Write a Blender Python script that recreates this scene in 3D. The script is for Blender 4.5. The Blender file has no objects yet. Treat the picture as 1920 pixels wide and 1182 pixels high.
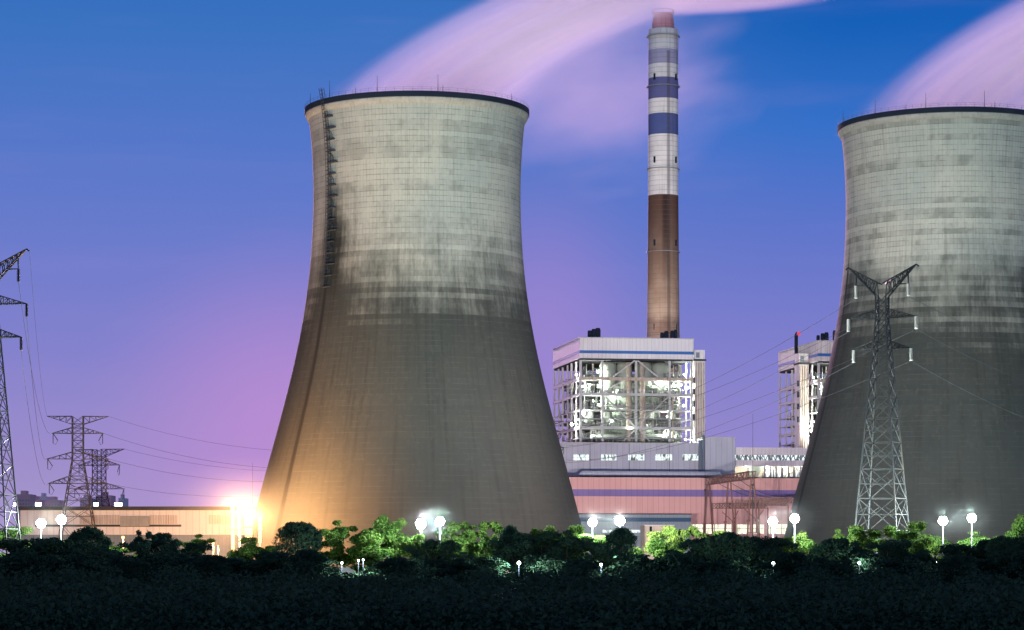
import bpy, math, random
import numpy as np
from mathutils import Vector, Matrix
random.seed(7); RNG = np.random.default_rng(11)
R = math.radians
SC = bpy.context.scene
COL = SC.collection

# ------------------------------------------------------------------ camera
F, CX, HY, ZC = 4805.0, 960.0, 1045.0, 5.0        # focal length in pixels of the 1920 px frame, horizon row, eye height
cam = bpy.data.cameras.new('camera'); camo = bpy.data.objects.new('camera', cam); COL.objects.link(camo)
cam.sensor_width = 36; cam.lens = F * 36 / 1920; cam.shift_y = (HY - 591) / 1920
cam.clip_start = 1; cam.clip_end = 30000
camo.location = (0, 0, ZC); camo.rotation_euler = (R(90), 0, 0)
SC.camera = camo

def lin(r, g, b):
    f = lambda c: (c / 255 / 12.92) if c <= 10 else (((c / 255) + .055) / 1.055) ** 2.4
    return (f(r), f(g), f(b), 1)

# ------------------------------------------------------------------ sky (dusk): a gradient by direction
SC.view_settings.view_transform = 'Standard'; SC.view_settings.look = 'None'
SC.view_settings.exposure = 0; SC.view_settings.gamma = 1
W = bpy.data.worlds.new('World'); SC.world = W; W.use_nodes = True
nt = W.node_tree; nt.nodes.clear()
def node(t, typ, **k):
    n = t.nodes.new(typ)
    for a, v in k.items(): setattr(n, a, v)
    return n
def math_(t, op, a, b=None, c=None, clamp=False):
    n = node(t, 'ShaderNodeMath', operation=op, use_clamp=clamp)
    for i, v in enumerate((a, b, c)):
        if v is None: continue
        if isinstance(v, (int, float)): n.inputs[i].default_value = v
        else: t.links.new(v, n.inputs[i])
    return n.outputs[0]
def smooth_(t, v, lo, hi, a=0., b=1.):
    n = node(t, 'ShaderNodeMapRange', interpolation_type='SMOOTHSTEP')
    t.links.new(v, n.inputs['Value'])
    for k, x in (('From Min', lo), ('From Max', hi), ('To Min', a), ('To Max', b)):
        if isinstance(x, (int, float)): n.inputs[k].default_value = x
        else: t.links.new(x, n.inputs[k])
    return n.outputs['Result']
def mix_(t, f, a, b, blend='MIX'):
    n = node(t, 'ShaderNodeMix', data_type='RGBA', blend_type=blend)
    for s, v in ((n.inputs[0], f), (n.inputs[6], a), (n.inputs[7], b)):
        if isinstance(v, (int, float)): s.default_value = v
        elif isinstance(v, tuple): s.default_value = v
        else: t.links.new(v, s)
    return n.outputs[2]
def ramp_(t, v, stops, interp='LINEAR'):
    n = node(t, 'ShaderNodeValToRGB'); cr = n.color_ramp; cr.interpolation = interp
    while len(cr.elements) > 1: cr.elements.remove(cr.elements[-1])
    cr.elements[0].position = stops[0][0]; cr.elements[0].color = stops[0][1]
    for p, c in stops[1:]:
        e = cr.elements.new(p); e.color = c
    t.links.new(v, n.inputs[0]); return n.outputs[0]

tc = node(nt, 'ShaderNodeTexCoord'); sx = node(nt, 'ShaderNodeSeparateXYZ'); nt.links.new(tc.outputs['Generated'], sx.inputs[0])
dx, dy, dz = sx.outputs
el = math_(nt, 'MULTIPLY', dz, 1.0)
front = ramp_(nt, el, [(0.0, lin(172, 156, 202)), (.04, lin(156, 141, 203)), (.08, lin(132, 130, 205)), (.12, lin(108, 124, 204)),
                       (.16, lin(84, 119, 201)), (.20, lin(60, 115, 193)), (.235, lin(42, 105, 186)), (.45, lin(10, 48, 120)), (1.0, lin(5, 22, 66))], 'LINEAR')
right = ramp_(nt, el, [(0.0, lin(160, 148, 204)), (.05, lin(143, 134, 205)), (.085, lin(125, 126, 204)), (.13, lin(91, 117, 202)),
                       (.165, lin(54, 113, 201)), (.20, lin(24, 97, 185)), (.235, lin(14, 85, 175)), (.45, lin(4, 40, 110)), (1.0, lin(4, 20, 62))], 'LINEAR')
front = mix_(nt, smooth_(nt, dx, -.01, .13), front, right)
# afterglow: a pink patch low on the left horizon
gx = math_(nt, 'DIVIDE', math_(nt, 'ADD', dx, .085), .090)
gz = math_(nt, 'DIVIDE', math_(nt, 'SUBTRACT', dz, .042), .095)
gd = math_(nt, 'SQRT', math_(nt, 'ADD', math_(nt, 'MULTIPLY', gx, gx), math_(nt, 'MULTIPLY', gz, gz)))
front = mix_(nt, smooth_(nt, gd, 0, 1.0, .85, 0.), front, lin(190, 142, 212))
gx = math_(nt, 'DIVIDE', math_(nt, 'SUBTRACT', dx, .012), .05); gz = math_(nt, 'DIVIDE', math_(nt, 'SUBTRACT', dz, .085), .075)
gd = math_(nt, 'SQRT', math_(nt, 'ADD', math_(nt, 'MULTIPLY', gx, gx), math_(nt, 'MULTIPLY', gz, gz)))
front = mix_(nt, smooth_(nt, gd, 0, 1.0, .45, 0.), front, lin(176, 138, 212))
# faint streaks of high cloud
mp = node(nt, 'ShaderNodeMapping'); nt.links.new(tc.outputs['Generated'], mp.inputs['Vector']); mp.inputs['Scale'].default_value = (5, 5, 38); mp.inputs['Rotation'].default_value = (0, .06, 0)
cn = node(nt, 'ShaderNodeTexNoise'); cn.inputs['Scale'].default_value = 2.2; cn.inputs['Detail'].default_value = 4; nt.links.new(mp.outputs[0], cn.inputs['Vector'])
front = mix_(nt, smooth_(nt, cn.outputs['Fac'], .48, .8, 0, .08), front, lin(160, 146, 208))
back = ramp_(nt, el, [(0.0, lin(186, 188, 205)), (.2, lin(150, 160, 200)), (.5, lin(92, 122, 172)), (1.0, lin(40, 74, 128))])
sky = mix_(nt, smooth_(nt, dy, -.2, .6), back, front)
bg = node(nt, 'ShaderNodeBackground'); nt.links.new(sky, bg.inputs[0]); bg.inputs[1].default_value = 1.0
nt.links.new(bg.outputs[0], node(nt, 'ShaderNodeOutputWorld').inputs[0])

# the last pink light from the horizon ahead and left, where the sun has gone down
sun = bpy.data.lights.new('sun', 'SUN'); suno = bpy.data.objects.new('sun', sun); COL.objects.link(suno)
sun.energy = 3.4; sun.angle = R(8); sun.color = (1, .56, .88)
SUN_AZ, SUN_EL = R(-9), R(8)
d = Vector((math.sin(SUN_AZ) * math.cos(SUN_EL), math.cos(SUN_AZ) * math.cos(SUN_EL), math.sin(SUN_EL)))
suno.rotation_euler = (-d).to_track_quat('-Z', 'Y').to_euler()

cy = SC.cycles
cy.use_denoising = True
cy.volume_bounces = 5; cy.max_bounces = 7; cy.diffuse_bounces = 2; cy.glossy_bounces = 2; cy.transparent_max_bounces = 8
cy.volume_max_steps = 96; cy.use_light_tree = True
cy.sample_clamp_indirect = 4

# ------------------------------------------------------------------ helpers
def P(px, py, D):
    return Vector(((px - CX) / F * D, D, ZC + (HY - py) / F * D))
class MB:
    def __init__(s): s.v = []; s.f = []
    def add(s, vs, fs):
        b = len(s.v); s.v += [tuple(x) for x in vs]; s.f += [tuple(i + b for i in f) for f in fs]; return s
    def box(s, x0, x1, y0, y1, z0, z1):
        return s.add([(x0, y0, z0), (x1, y0, z0), (x1, y1, z0), (x0, y1, z0), (x0, y0, z1), (x1, y0, z1), (x1, y1, z1), (x0, y1, z1)],
                     [(0, 3, 2, 1), (4, 5, 6, 7), (0, 1, 5, 4), (1, 2, 6, 5), (2, 3, 7, 6), (3, 0, 4, 7)])
    def beam(s, p, q, t, t2=None):
        p, q = Vector(p), Vector(q); dv = (q - p)
        if dv.length < 1e-6: return s
        dv.normalize(); up = Vector((0, 0, 1)) if abs(dv.z) < .95 else Vector((0, 1, 0))
        a = dv.cross(up).normalized() * (t / 2); b = a.cross(dv).normalized() * ((t2 or t) / 2)
        c = [-a - b, a - b, a + b, -a + b]
        return s.add([p + k for k in c] + [q + k for k in c], [(0, 3, 2, 1), (4, 5, 6, 7), (0, 1, 5, 4), (1, 2, 6, 5), (2, 3, 7, 6), (3, 0, 4, 7)])
    def tube(s, pts, rs, n=8, cap=True):
        pts = [Vector(p) for p in pts]
        if isinstance(rs, (int, float)): rs = [rs] * len(pts)
        b = len(s.v); ref = None
        for i, p in enumerate(pts):
            dv = (pts[min(i + 1, len(pts) - 1)] - pts[max(i - 1, 0)]).normalized()
            if ref is None: ref = Vector((0, 0, 1)) if abs(dv.z) < .9 else Vector((1, 0, 0))
            a = dv.cross(ref).normalized(); c = a.cross(dv).normalized(); ref = -c if False else ref
            for k in range(n):
                t = 2 * math.pi * k / n; s.v.append(tuple(p + (a * math.cos(t) + c * math.sin(t)) * rs[i]))
        for i in range(len(pts) - 1):
            for k in range(n):
                k2 = (k + 1) % n; s.f.append((b + i * n + k, b + i * n + k2, b + (i + 1) * n + k2, b + (i + 1) * n + k))
        if cap:
            s.f.append(tuple(b + k for k in range(n))[::-1]); s.f.append(tuple(b + (len(pts) - 1) * n + k for k in range(n)))
        return s
    def lathe(s, prof, n=32, c=(0, 0, 0), cap=True):
        b = len(s.v)
        for r, z in prof:
            for k in range(n):
                t = 2 * math.pi * k / n; s.v.append((c[0] + r * math.cos(t), c[1] + r * math.sin(t), c[2] + z))
        for i in range(len(prof) - 1):
            for k in range(n):
                k2 = (k + 1) % n; s.f.append((b + i * n + k, b + i * n + k2, b + (i + 1) * n + k2, b + (i + 1) * n + k))
        if cap:
            s.f.append(tuple(b + k for k in range(n))[::-1]); s.f.append(tuple(b + (len(prof) - 1) * n + k for k in range(n)))
        return s
    def build(s, name, m, parent=None, smooth=False, off=(0, 0, 0)):
        me = bpy.data.meshes.new(name)
        v = [(x - off[0], y - off[1], z - off[2]) for x, y, z in s.v] if any(off) else s.v
        me.from_pydata(v, [], s.f); me.update()
        if m: me.materials.append(m)
        if smooth: me.polygons.foreach_set('use_smooth', [True] * len(me.polygons))
        return link(name, me, parent)
ALL = []
def link(name, data, parent=None, loc=None):
    o = bpy.data.objects.new(name, data); COL.objects.link(o); ALL.append(o)
    if parent: o.parent = parent
    if loc is not None: o.location = loc
    return o
def tag(o, label, cat, group=None, kind=None):
    o['label'] = label; o['category'] = cat
    if group: o['group'] = group
    if kind: o['kind'] = kind
    return o
def thing(name, label, cat, loc=(0, 0, 0), rz=0, group=None):
    o = bpy.data.objects.new(name, None); COL.objects.link(o); o.empty_display_size = 1
    o.location = loc; o.rotation_euler = (0, 0, rz); return tag(o, label, cat, group)
def quads(name, V, m, parent=None):
    n = len(V); me = bpy.data.meshes.new(name)
    me.vertices.add(n * 4); me.vertices.foreach_set('co', V.astype(np.float32).ravel())
    me.loops.add(n * 4); me.loops.foreach_set('vertex_index', np.arange(n * 4, dtype=np.int32))
    me.polygons.add(n); me.polygons.foreach_set('loop_start', np.arange(0, n * 4, 4, dtype=np.int32))
    me.update(calc_edges=True); me.validate(); me.materials.append(m); return me
def light(parent, kind, loc, power, color, size=.4, target=None, cone=90, blend=.6, name='lamp_light'):
    l = bpy.data.lights.new(name, kind); o = bpy.data.objects.new(name, l); COL.objects.link(o)
    l.energy = power; l.color = color; l.shadow_soft_size = size
    if parent: o.parent = parent
    o.location = loc
    if kind == 'SPOT':
        l.spot_size = R(cone); l.spot_blend = blend
        dv = Vector(target) - Vector(loc); o.rotation_euler = dv.to_track_quat('-Z', 'Y').to_euler()
    return o

# ------------------------------------------------------------------ materials
def newmat(name):
    m = bpy.data.materials.new(name); m.use_nodes = True; t = m.node_tree; t.nodes.clear()
    o = node(t, 'ShaderNodeOutputMaterial'); return m, t, o
def pbsdf(t, o, col, rough=.7, metal=0., spec=.3):
    b = node(t, 'ShaderNodeBsdfPrincipled'); b.inputs['Roughness'].default_value = rough; b.inputs['Metallic'].default_value = metal
    b.inputs['Specular IOR Level'].default_value = spec
    if isinstance(col, tuple): b.inputs['Base Color'].default_value = col
    else: t.links.new(col, b.inputs['Base Color'])
    t.links.new(b.outputs[0], o.inputs['Surface']); return b
def objxyz(t):
    c = node(t, 'ShaderNodeTexCoord'); s = node(t, 'ShaderNodeSeparateXYZ'); t.links.new(c.outputs['Object'], s.inputs[0])
    return c.outputs['Object'], s.outputs
def noise_(t, vec, scale, detail=3, sxyz=None, rough=.55):
    if sxyz:
        m = node(t, 'ShaderNodeMapping'); t.links.new(vec, m.inputs['Vector']); m.inputs['Scale'].default_value = sxyz; vec = m.outputs[0]
    n = node(t, 'ShaderNodeTexNoise'); n.inputs['Scale'].default_value = scale; n.inputs['Detail'].default_value = detail
    n.inputs['Roughness'].default_value = rough
    t.links.new(vec, n.inputs['Vector']); return n.outputs['Fac']
def white_(t, v, dims='1D', vec=None):
    n = node(t, 'ShaderNodeTexWhiteNoise', noise_dimensions=dims)
    if dims == '1D': t.links.new(v, n.inputs['W'])
    else: t.links.new(vec, n.inputs['Vector'])
    return n.outputs['Value']
def paint(name, col, rough=.6, var=.25, scale=.6, dirt=None, amount=.35, seam=0., metal=0.):
    """painted or sheet surface: blotches, vertical run marks in the dirt colour, optional vertical sheet seams every SEAM metres"""
    m, t, o = newmat(name); vec, xyz = objxyz(t)
    c = mix_(t, smooth_(t, noise_(t, vec, scale), .3, .7, 0, var), col, tuple(x * .55 for x in col[:3]) + (1,))
    if dirt:
        run = noise_(t, vec, 1.1, 4, (1, 1, .06))
        c = mix_(t, smooth_(t, run, .48, .75, 0, amount), c, dirt)
    if seam:
        u = math_(t, 'FRACT', math_(t, 'DIVIDE', math_(t, 'ADD', xyz[0], math_(t, 'MULTIPLY', xyz[1], 1.0)), seam))
        c = mix_(t, math_(t, 'MULTIPLY', math_(t, 'LESS_THAN', u, .14), .28), c, tuple(x * .35 for x in col[:3]) + (1,))
        cell = white_(t, math_(t, 'FLOOR', math_(t, 'DIVIDE', math_(t, 'ADD', xyz[0], xyz[1]), seam)))
        c = mix_(t, smooth_(t, cell, 0, 1, 0, .10), c, tuple(x * .5 for x in col[:3]) + (1,))
    pbsdf(t, o, c, rough, metal); return m
def emit(name, col, strength):
    m, t, o = newmat(name); e = node(t, 'ShaderNodeEmission'); e.inputs[0].default_value = col; e.inputs[1].default_value = strength
    t.links.new(e.outputs[0], o.inputs['Surface']); return m
def rgb(r, g, b): return (r, g, b, 1)

M_STEEL = paint('galvanised_steel', rgb(.30, .32, .34), .5, .4, .9, rgb(.16, .10, .06), .25)
M_STEELDK = paint('weathered_dark_steel', rgb(.045, .05, .06), .6, .4, .9)
M_BROWN = paint('red_oxide_steel', rgb(.20, .10, .085), .6, .3, .8)
M_WHITE = paint('white_steel_paint', rgb(.48, .48, .49), .5, .3, .4, rgb(.30, .16, .09), .35)
M_RUST = paint('rust_stained_paint', rgb(.50, .42, .36), .6, .5, .4, rgb(.24, .09, .045), .8)
M_CLAD = paint('white_sheet_cladding', rgb(.72, .68, .72), .5, .12, .15, rgb(.40, .34, .36), .35, 1.5)
M_CLADOLD = paint('stained_sheet_cladding', rgb(.68, .64, .65), .55, .3, .2, rgb(.26, .15, .10), .75, 1.5)
M_BLUE = paint('blue_band_paint', rgb(.03, .13, .42), .5, .2, .3)
M_DBLUE = paint('dark_blue_paint', rgb(.018, .06, .12), .6, .2, .3)
M_NAVY = paint('navy_paint', rgb(.008, .014, .032), .9, .3, .3)
M_LAV = paint('lavender_grey_sheet', rgb(.46, .46, .56), .55, .15, .12, rgb(.30, .30, .40), .4, 2.2)
M_PINK = paint('pink_sheet_wall', rgb(.66, .36, .35), .6, .12, .08, rgb(.52, .28, .28), .45, 2.0)
M_PURP = paint('purple_band_paint', rgb(.20, .14, .36), .55, .2, .2, None, 0, 2.0)
M_GREYB = paint('blue_grey_sheet', rgb(.19, .23, .28), .6, .25, .2, rgb(.12, .16, .22), .4, 1.4)
M_CREAM = paint('cream_render', rgb(.62, .52, .42), .7, .2, .2, rgb(.36, .27, .20), .4, 3.0)
M_GREEN = paint('grey_green_casing', rgb(.16, .20, .17), .6, .4, .25, rgb(.12, .14, .12), .6, 2.6)
M_SILO = paint('pale_silo_sheet', rgb(.30, .34, .30), .45, .35, .3, rgb(.22, .18, .12), .5)
M_DARK = paint('dark_roof', rgb(.045, .045, .055), .8, .3, .3)
M_WARE = paint('pale_warehouse_sheet', rgb(.74, .69, .66), .6, .15, .15, rgb(.5, .42, .36), .3, 2.4)
M_CONC = paint('plain_concrete', rgb(.34, .33, .31), .85, .35, .5, rgb(.14, .13, .12), .5)
M_POLE = paint('white_lamp_post', rgb(.7, .7, .7), .45, .15, .5)
M_EQUIP = paint('machinery_grey_green', rgb(.13, .155, .145), .6, .5, .6, rgb(.10, .05, .03), .5)
M_GRATE = paint('floor_grating', rgb(.16, .17, .18), .7, .3, .5)
M_PORC = paint('white_porcelain', rgb(.75, .74, .70), .3, .1, .5)
M_CITY = paint('far_brick_block', rgb(.78, .48, .54), .8, .2, .05)  # far block colours lightened, distance haze put into them
M_CITYP = paint('far_pale_block', rgb(.85, .74, .82), .8, .2, .05)
M_CITYW = paint('far_window_glass', rgb(.40, .30, .40), .5, .2, .2)
M_WIRE = paint('aluminium_wire', rgb(.045, .045, .055), .9, .2, .2)
M_BARK = paint('bark', rgb(.09, .07, .05), .9, .4, 2.)
E_WHITE = emit('floodlight_lens', rgb(.88, 1, .98), 60)
E_SODIUM = emit('sodium_lens', rgb(1, .60, .20), 4.0)
E_SMALL = emit('lamp_globe_lens', rgb(.95, 1, .92), 18)
E_HALIDE = emit('work_lamp_lens', rgb(.93, 1, .88), 26)
E_RED = emit('red_beacon', rgb(1, .12, .25), .8)

def lit_window(name, col, strength, wx=1.5, wz=1.2, dim=.12):
    """a lit pane: bright room with mullions and dark things standing inside"""
    m, t, o = newmat(name); vec, xyz = objxyz(t)
    n = noise_(t, vec, .9, 2, (1, 1, .35)); f = smooth_(t, n, .38, .5, dim, 1.)
    u = math_(t, 'FRACT', math_(t, 'DIVIDE', math_(t, 'ADD', xyz[0], 1000), wx)); w = math_(t, 'FRACT', math_(t, 'DIVIDE', xyz[2], wz))
    bar = math_(t, 'MAXIMUM', math_(t, 'LESS_THAN', u, .1), math_(t, 'LESS_THAN', w, .1))
    f = math_(t, 'MULTIPLY', f, math_(t, 'SUBTRACT', 1, math_(t, 'MULTIPLY', bar, .75)))
    e = node(t, 'ShaderNodeEmission'); e.inputs[0].default_value = col
    t.links.new(math_(t, 'MULTIPLY', f, strength), e.inputs[1]); t.links.new(e.outputs[0], o.inputs['Surface']); return m
E_WIN = lit_window('lit_window', rgb(.86, .98, 1), 1.3)
E_WINY = lit_window('lit_hall_window', rgb(1, .95, .74), 1.35, 4.2, 2.2, .6)

def tower_mat(name, hb, hl, ladder, dirty, seed):
    """board-marked shell: lift joints and panel joints, per-lift tone, algae below a ragged edge, one run of soot under the ladder"""
    m, t, o = newmat(name); vec, (x, y, z) = objxyz(t)
    th = math_(t, 'ARCTAN2', x, math_(t, 'MULTIPLY', y, -1))
    row = math_(t, 'DIVIDE', z, 1.62); col = math_(t, 'MULTIPLY', th, 180 / (2 * math.pi))
    rowi = math_(t, 'FLOOR', row); coli = math_(t, 'FLOOR', col)
    cv = node(t, 'ShaderNodeCombineXYZ'); t.links.new(rowi, cv.inputs[0]); t.links.new(math_(t, 'FLOOR', math_(t, 'DIVIDE', col, 7)), cv.inputs[1]); cv.inputs[2].default_value = seed
    cellv = white_(t, None, '3D', cv.outputs[0])
    cv2 = node(t, 'ShaderNodeCombineXYZ'); t.links.new(rowi, cv2.inputs[0]); t.links.new(coli, cv2.inputs[1]); cv2.inputs[2].default_value = seed + 3
    panel = white_(t, None, '3D', cv2.outputs[0])
    rown = white_(t, math_(t, 'ADD', rowi, seed * 7.3))
    # surface coordinates: metres round the shell, metres up
    sv = node(t, 'ShaderNodeCombineXYZ'); t.links.new(math_(t, 'MULTIPLY', th, 36), sv.inputs[0]); t.links.new(z, sv.inputs[1]); sv.inputs[2].default_value = seed * 11.
    S = sv.outputs[0]
    big = noise_(t, S, .045, 4); med = noise_(t, S, .16, 5, (1, .55, 1)); fine = noise_(t, S, 1.3, 4, (1, .35, 1)); run = noise_(t, S, .9, 4, (1, .035, 1))
    c = mix_(t, smooth_(t, big, .32, .68), rgb(.42, .405, .36), rgb(.335, .345, .325))
    c = mix_(t, math_(t, 'MULTIPLY', rown, .16 + .25 * dirty), c, rgb(.22, .225, .20))
    c = mix_(t, math_(t, 'MULTIPLY', panel, .10), c, rgb(.55, .53, .45))
    c = mix_(t, math_(t, 'MULTIPLY', smooth_(t, fine, .45, .75), .30), c, rgb(.24, .24, .21))
    c = mix_(t, math_(t, 'MULTIPLY', smooth_(t, run, .52, .75), .25 + .3 * dirty), c, rgb(.19, .19, .17))
    # dirt that hangs in patches of a lift
    patch = smooth_(t, math_(t, 'ADD', med, math_(t, 'MULTIPLY', math_(t, 'SUBTRACT', rown, .5), .3)), .54, .70)
    c = mix_(t, math_(t, 'MULTIPLY', patch, .25 + .35 * dirty), c, rgb(.15, .155, .14))
    # algae edge
    lift = math_(t, 'MULTIPLY', rowi, 1.62)
    hill = math_(t, 'MAXIMUM', math_(t, 'SUBTRACT', 1, math_(t, 'DIVIDE', math_(t, 'ABSOLUTE', math_(t, 'SUBTRACT', th, ladder + .10)), .34)), 0)
    edge = math_(t, 'ADD', math_(t, 'MULTIPLY', hill, hl), hb)
    edge = math_(t, 'ADD', edge, math_(t, 'MULTIPLY', math_(t, 'SUBTRACT', big, .5), 30))
    edge = math_(t, 'ADD', edge, math_(t, 'MULTIPLY', math_(t, 'SUBTRACT', med, .5), 22))
    edge = math_(t, 'ADD', edge, math_(t, 'MULTIPLY', math_(t, 'SUBTRACT', run, .5), 12))
    edge = math_(t, 'ADD', edge, math_(t, 'MULTIPLY', math_(t, 'SUBTRACT', rown, .5), 9))
    edge = math_(t, 'ADD', edge, math_(t, 'MULTIPLY', math_(t, 'SUBTRACT', cellv, .5), 3))
    edge = math_(t, 'ADD', edge, math_(t, 'MULTIPLY', math_(t, 'SUBTRACT', fine, .5), 11))
    alg = smooth_(t, math_(t, 'SUBTRACT', edge, lift), -18, 22 + 6 * dirty)
    ac = mix_(t, smooth_(t, big, .3, .7), (rgb(.038, .036, .033) if dirty < .5 else rgb(.018, .027, .030)), (rgb(.027, .032, .032) if dirty < .5 else rgb(.012, .021, .025)))
    ac = mix_(t, math_(t, 'MULTIPLY', rown, .55), ac, rgb(.052, .053, .050))
    ac = mix_(t, smooth_(t, run, .42, .7, 0, .75), ac, rgb(.020, .022, .022))
    ac = mix_(t, smooth_(t, fine, .5, .75, 0, .5), ac, rgb(.07, .067, .06))
    under = math_(t, 'SUBTRACT', edge, lift)
    ac = mix_(t, math_(t, 'MULTIPLY', math_(t, 'MULTIPLY', smooth_(t, under, -6, 8), smooth_(t, under, 10, 48, 1, 0)), .65), ac, rgb(.017, .018, .018))
    ac = mix_(t, smooth_(t, z, 62, 12, 0, .55), ac, (rgb(.062, .058, .052) if dirty < .5 else rgb(.046, .054, .053)))
    ac = mix_(t, .22, ac, rgb(.004, .008, .009))
    c = mix_(t, math_(t, 'MULTIPLY', alg, .94), c, ac)
    wob = math_(t, 'MULTIPLY', math_(t, 'SUBTRACT', noise_(t, S, .25, 3, (.2, 1, 1)), .5), .012)
    d2 = math_(t, 'ABSOLUTE', math_(t, 'SUBTRACT', math_(t, 'ADD', th, math_(t, 'MULTIPLY', wob, 2)), ladder + .055))
    soot2 = math_(t, 'MULTIPLY', smooth_(t, math_(t, 'ADD', d2, math_(t, 'MULTIPLY', math_(t, 'SUBTRACT', z, hb), .005)), .04, .24, 1, 0), math_(t, 'MULTIPLY', smooth_(t, z, hb + hl + 7, hb + hl - 12), smooth_(t, z, hb - 14, hb + 8)))
    soot2 = math_(t, 'MULTIPLY', soot2, smooth_(t, math_(t, 'ADD', fine, math_(t, 'MULTIPLY', rown, .2)), .35, .6, .5, 1))
    if dirty < .5: c = mix_(t, math_(t, 'MULTIPLY', soot2, .92), c, rgb(.018, .018, .018))
    blot = math_(t, 'MULTIPLY', smooth_(t, math_(t, 'ADD', hill, math_(t, 'MULTIPLY', math_(t, 'SUBTRACT', med, .5), .9)), .30, .95), math_(t, 'MULTIPLY', smooth_(t, z, hb + hl + 4, hb + hl - 14), smooth_(t, z, hb - 26, hb - 6)))
    blot = math_(t, 'MULTIPLY', blot, smooth_(t, math_(t, 'ADD', run, math_(t, 'MULTIPLY', rown, .25)), .40, .72, .35, 1))
    if dirty < .5: c = mix_(t, math_(t, 'MULTIPLY', blot, .80), c, rgb(.022, .022, .021))
    # joints
    fr = math_(t, 'FRACT', row); fc = math_(t, 'FRACT', col)
    jn = noise_(t, S, .35, 2)
    jr = math_(t, 'MULTIPLY', math_(t, 'LESS_THAN', fr, .13), smooth_(t, jn, .35, .65, .12, .62))
    jc = math_(t, 'MULTIPLY', math_(t, 'LESS_THAN', fc, .10), smooth_(t, jn, .35, .6, .12, .5))
    c = mix_(t, math_(t, 'MULTIPLY', math_(t, 'MAXIMUM', jr, jc), math_(t, 'SUBTRACT', 1, alg)), c, rgb(.10, .105, .10))
    lightj = math_(t, 'MULTIPLY', math_(t, 'MULTIPLY', math_(t, 'GREATER_THAN', fr, .86), alg), smooth_(t, jn, .4, .65, 0, .22))
    c = mix_(t, lightj, c, rgb(.11, .105, .095))
    # soot run below the ladder
    dthe = math_(t, 'ABSOLUTE', math_(t, 'SUBTRACT', math_(t, 'ADD', th, wob), ladder + .012))
    soot = math_(t, 'MULTIPLY', smooth_(t, dthe, .010, .036, 1, 0), smooth_(t, z, hb + hl + 6, hb + hl - 8, 0, 1))
    c = mix_(t, math_(t, 'MULTIPLY', soot, .95), c, rgb(.022, .022, .022))
    pbsdf(t, o, c, .85, 0, .15); return m

# ------------------------------------------------------------------ ground
g = MB().add([(-9000, -200, 0), (9000, -200, 0), (9000, 14000, 0), (-9000, 14000, 0)], [(0, 1, 2, 3)])
m, t, o = newmat('dark_soil_and_grass'); vec, xyz = objxyz(t)
pbsdf(t, o, mix_(t, smooth_(t, noise_(t, vec, .08, 6), .35, .65), rgb(.035, .04, .022), rgb(.05, .05, .04)), .95)
g = g.build('ground', m); g['kind'] = 'structure'
m, t, o = newmat('lawn'); vec, xyz = objxyz(t)
pbsdf(t, o, mix_(t, smooth_(t, noise_(t, vec, .4, 6), .35, .65), rgb(.05, .10, .02), rgb(.09, .14, .03)), .9)
g = MB().add([(-110, 545, .02), (150, 545, .02), (160, 640, .02), (-120, 640, .02)], [(0, 1, 2, 3)]).build('lawn', m); g['kind'] = 'structure'
g = MB().add([(-400, 652, .024), (400, 652, .024), (420, 1100, .024), (-420, 1100, .024)], [(0, 1, 2, 3)]).build('concrete_yard', M_CONC); g['kind'] = 'structure'

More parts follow.
